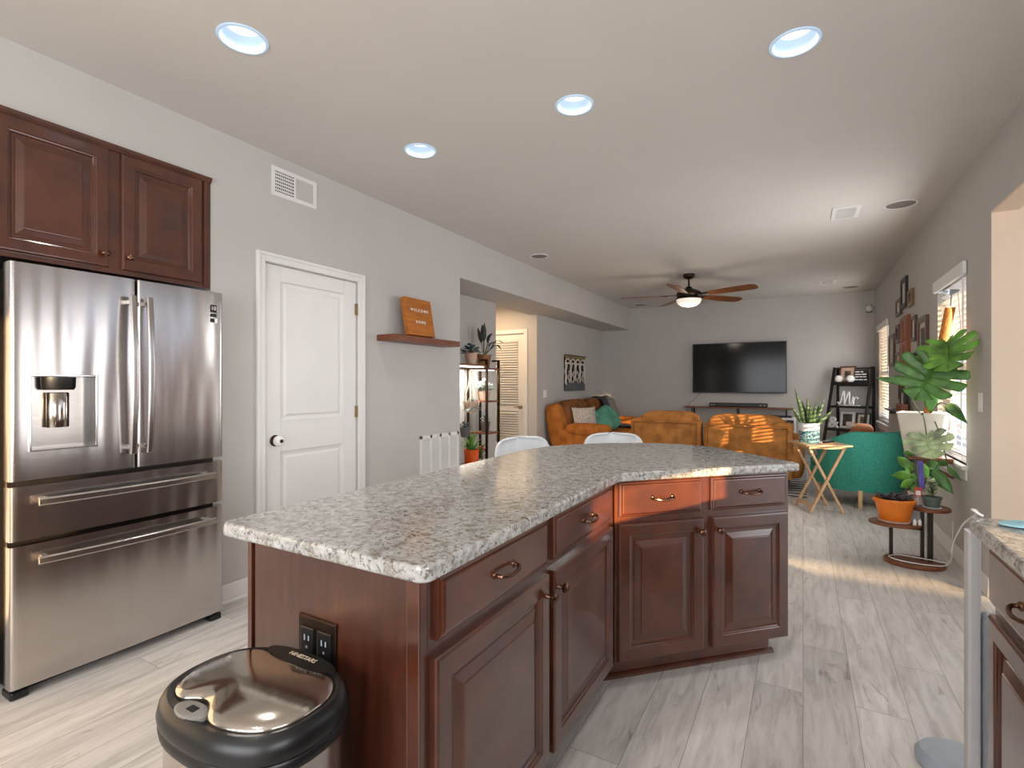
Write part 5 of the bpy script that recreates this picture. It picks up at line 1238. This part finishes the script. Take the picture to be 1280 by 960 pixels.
# direction helpers facing the camera from this spot
cv = Vector((.79, 4.86, 0)).normalized(); rt = Vector((cv.y, -cv.x, 0)); UPV = Vector((0, 0, 1))
def at_(dx, z, dn=0): return Vector((.79, 4.86, 0))+rt*dx-cv*dn+UPV*z
J1, J2, J3 = Vector((.765, 4.36, 1.405)), Vector((.825, 4.36, 1.555)), Vector((.735, 4.44, .925))
monstera(J1, -cv+UPV*.35, -UPV*.90-rt*.40, .25, .41, M['leaf'], 'split_leaf', mo, .12, 6)
monstera(J2, -cv*.8+UPV*.45-Vector((.55, 0, 0)), -UPV*.90-cv*.45+rt*.05, .22, .36, M['leaf2'], 'split_leaf', mo, .10, 6)
monstera(J3, -cv+UPV*.5, -UPV*.92+rt*.22-cv*.2, .155, .28, M['leafpale'], 'split_leaf', mo, .10, 5)
mb = MB(); frond(mb, (.887, 4.645, 1.135), (.945, 4.42, 1.016), .075, .03, 9, .25, -cv); frond(mb, at_(-.12, 1.29, .05), at_(-.30, 1.33, .05), .05, .0, 9, .3, -cv)
frond(mb, (.87, 4.60, 1.42), (.92, 4.56, 1.32), .07, .02, 9, .2, -cv); frond(mb, at_(.04, 1.25, .10), at_(.03, 1.07, .10), .09, .02, 9, .2, -cv); frond(mb, at_(.02, 1.12, .0), at_(.10, 1.20, .0), .05, .02, 9, .2, -cv); frond(mb, (.88, 4.62, .70), (.94, 4.55, .615), .035, .01, 9, .2, -cv)
mb.build('small_leaves', M['leaf'], mo, smooth=True, solid=.0018)
mb = MB()
for pts in ((pt+Vector((0, 0, .1)), (.79, 4.6, 1.36), J1+cv*.01), (pt+Vector((0, 0, .2)), (.82, 4.6, 1.50), J2+cv*.01), (at_(-.02, 1.03, .05), (.74, 4.6, 1.07), J3+cv*.01), (pt, (.85, 4.72, 1.14), (.887, 4.645, 1.135)), (at_(-.01, 1.03, 0), at_(-.08, 1.18, .05), at_(-.12, 1.29, .05)), (pt+Vector((0, 0, .2)), (.85, 4.7, 1.38), (.87, 4.60, 1.42)), (at_(.0, 1.03, 0), at_(.03, 1.16, .08), at_(.04, 1.25, .10)), (at_(.05, 1.03, .10), (.83, 4.62, .95), (.86, 4.60, .80), (.88, 4.62, .70))): mb.tube(spline(pts, 6), .005, 7, .004)
mb.build('stems', M['stem'], mo, smooth=True)
gl = thing('grow_lamp', 'small grey disc grow lamp on a wire stalk atop the coir pole', 'lamp', ptop[:])
MB().tube([ptop+Vector((.0, 0, .005)), ptop+Vector((.006, 0, .10))], .004, 7).build('stalk', M['greyplast'], gl)
MB().lathe([(.012, -.012), (.03, .0), (.044, .012), (.046, .018), (.02, .024)], ptop+Vector((.006, 0, .10)), 24).build('disc', M['greyplast'], gl, smooth=True)
mb = MB(); mb.tube([ptop+Vector((0, 0, .11))-rt*.09, ptop+Vector((.006, 0, .118)), ptop+Vector((0, 0, .105))+rt*.045], .004, 6); mb.build('wire_arms', M['greyplast'], gl)
mb = MB(); mb.tube(spline([ptop+rt*.04+Vector((0, 0, .10)), ptop+Vector((.03, -.13, -.2)), ptop+Vector((.025, -.15, -.5)), ptop+Vector((.03, -.14, -.85))], 6), .0025, 5); mb.build('lamp_cord', M['white'], gl)
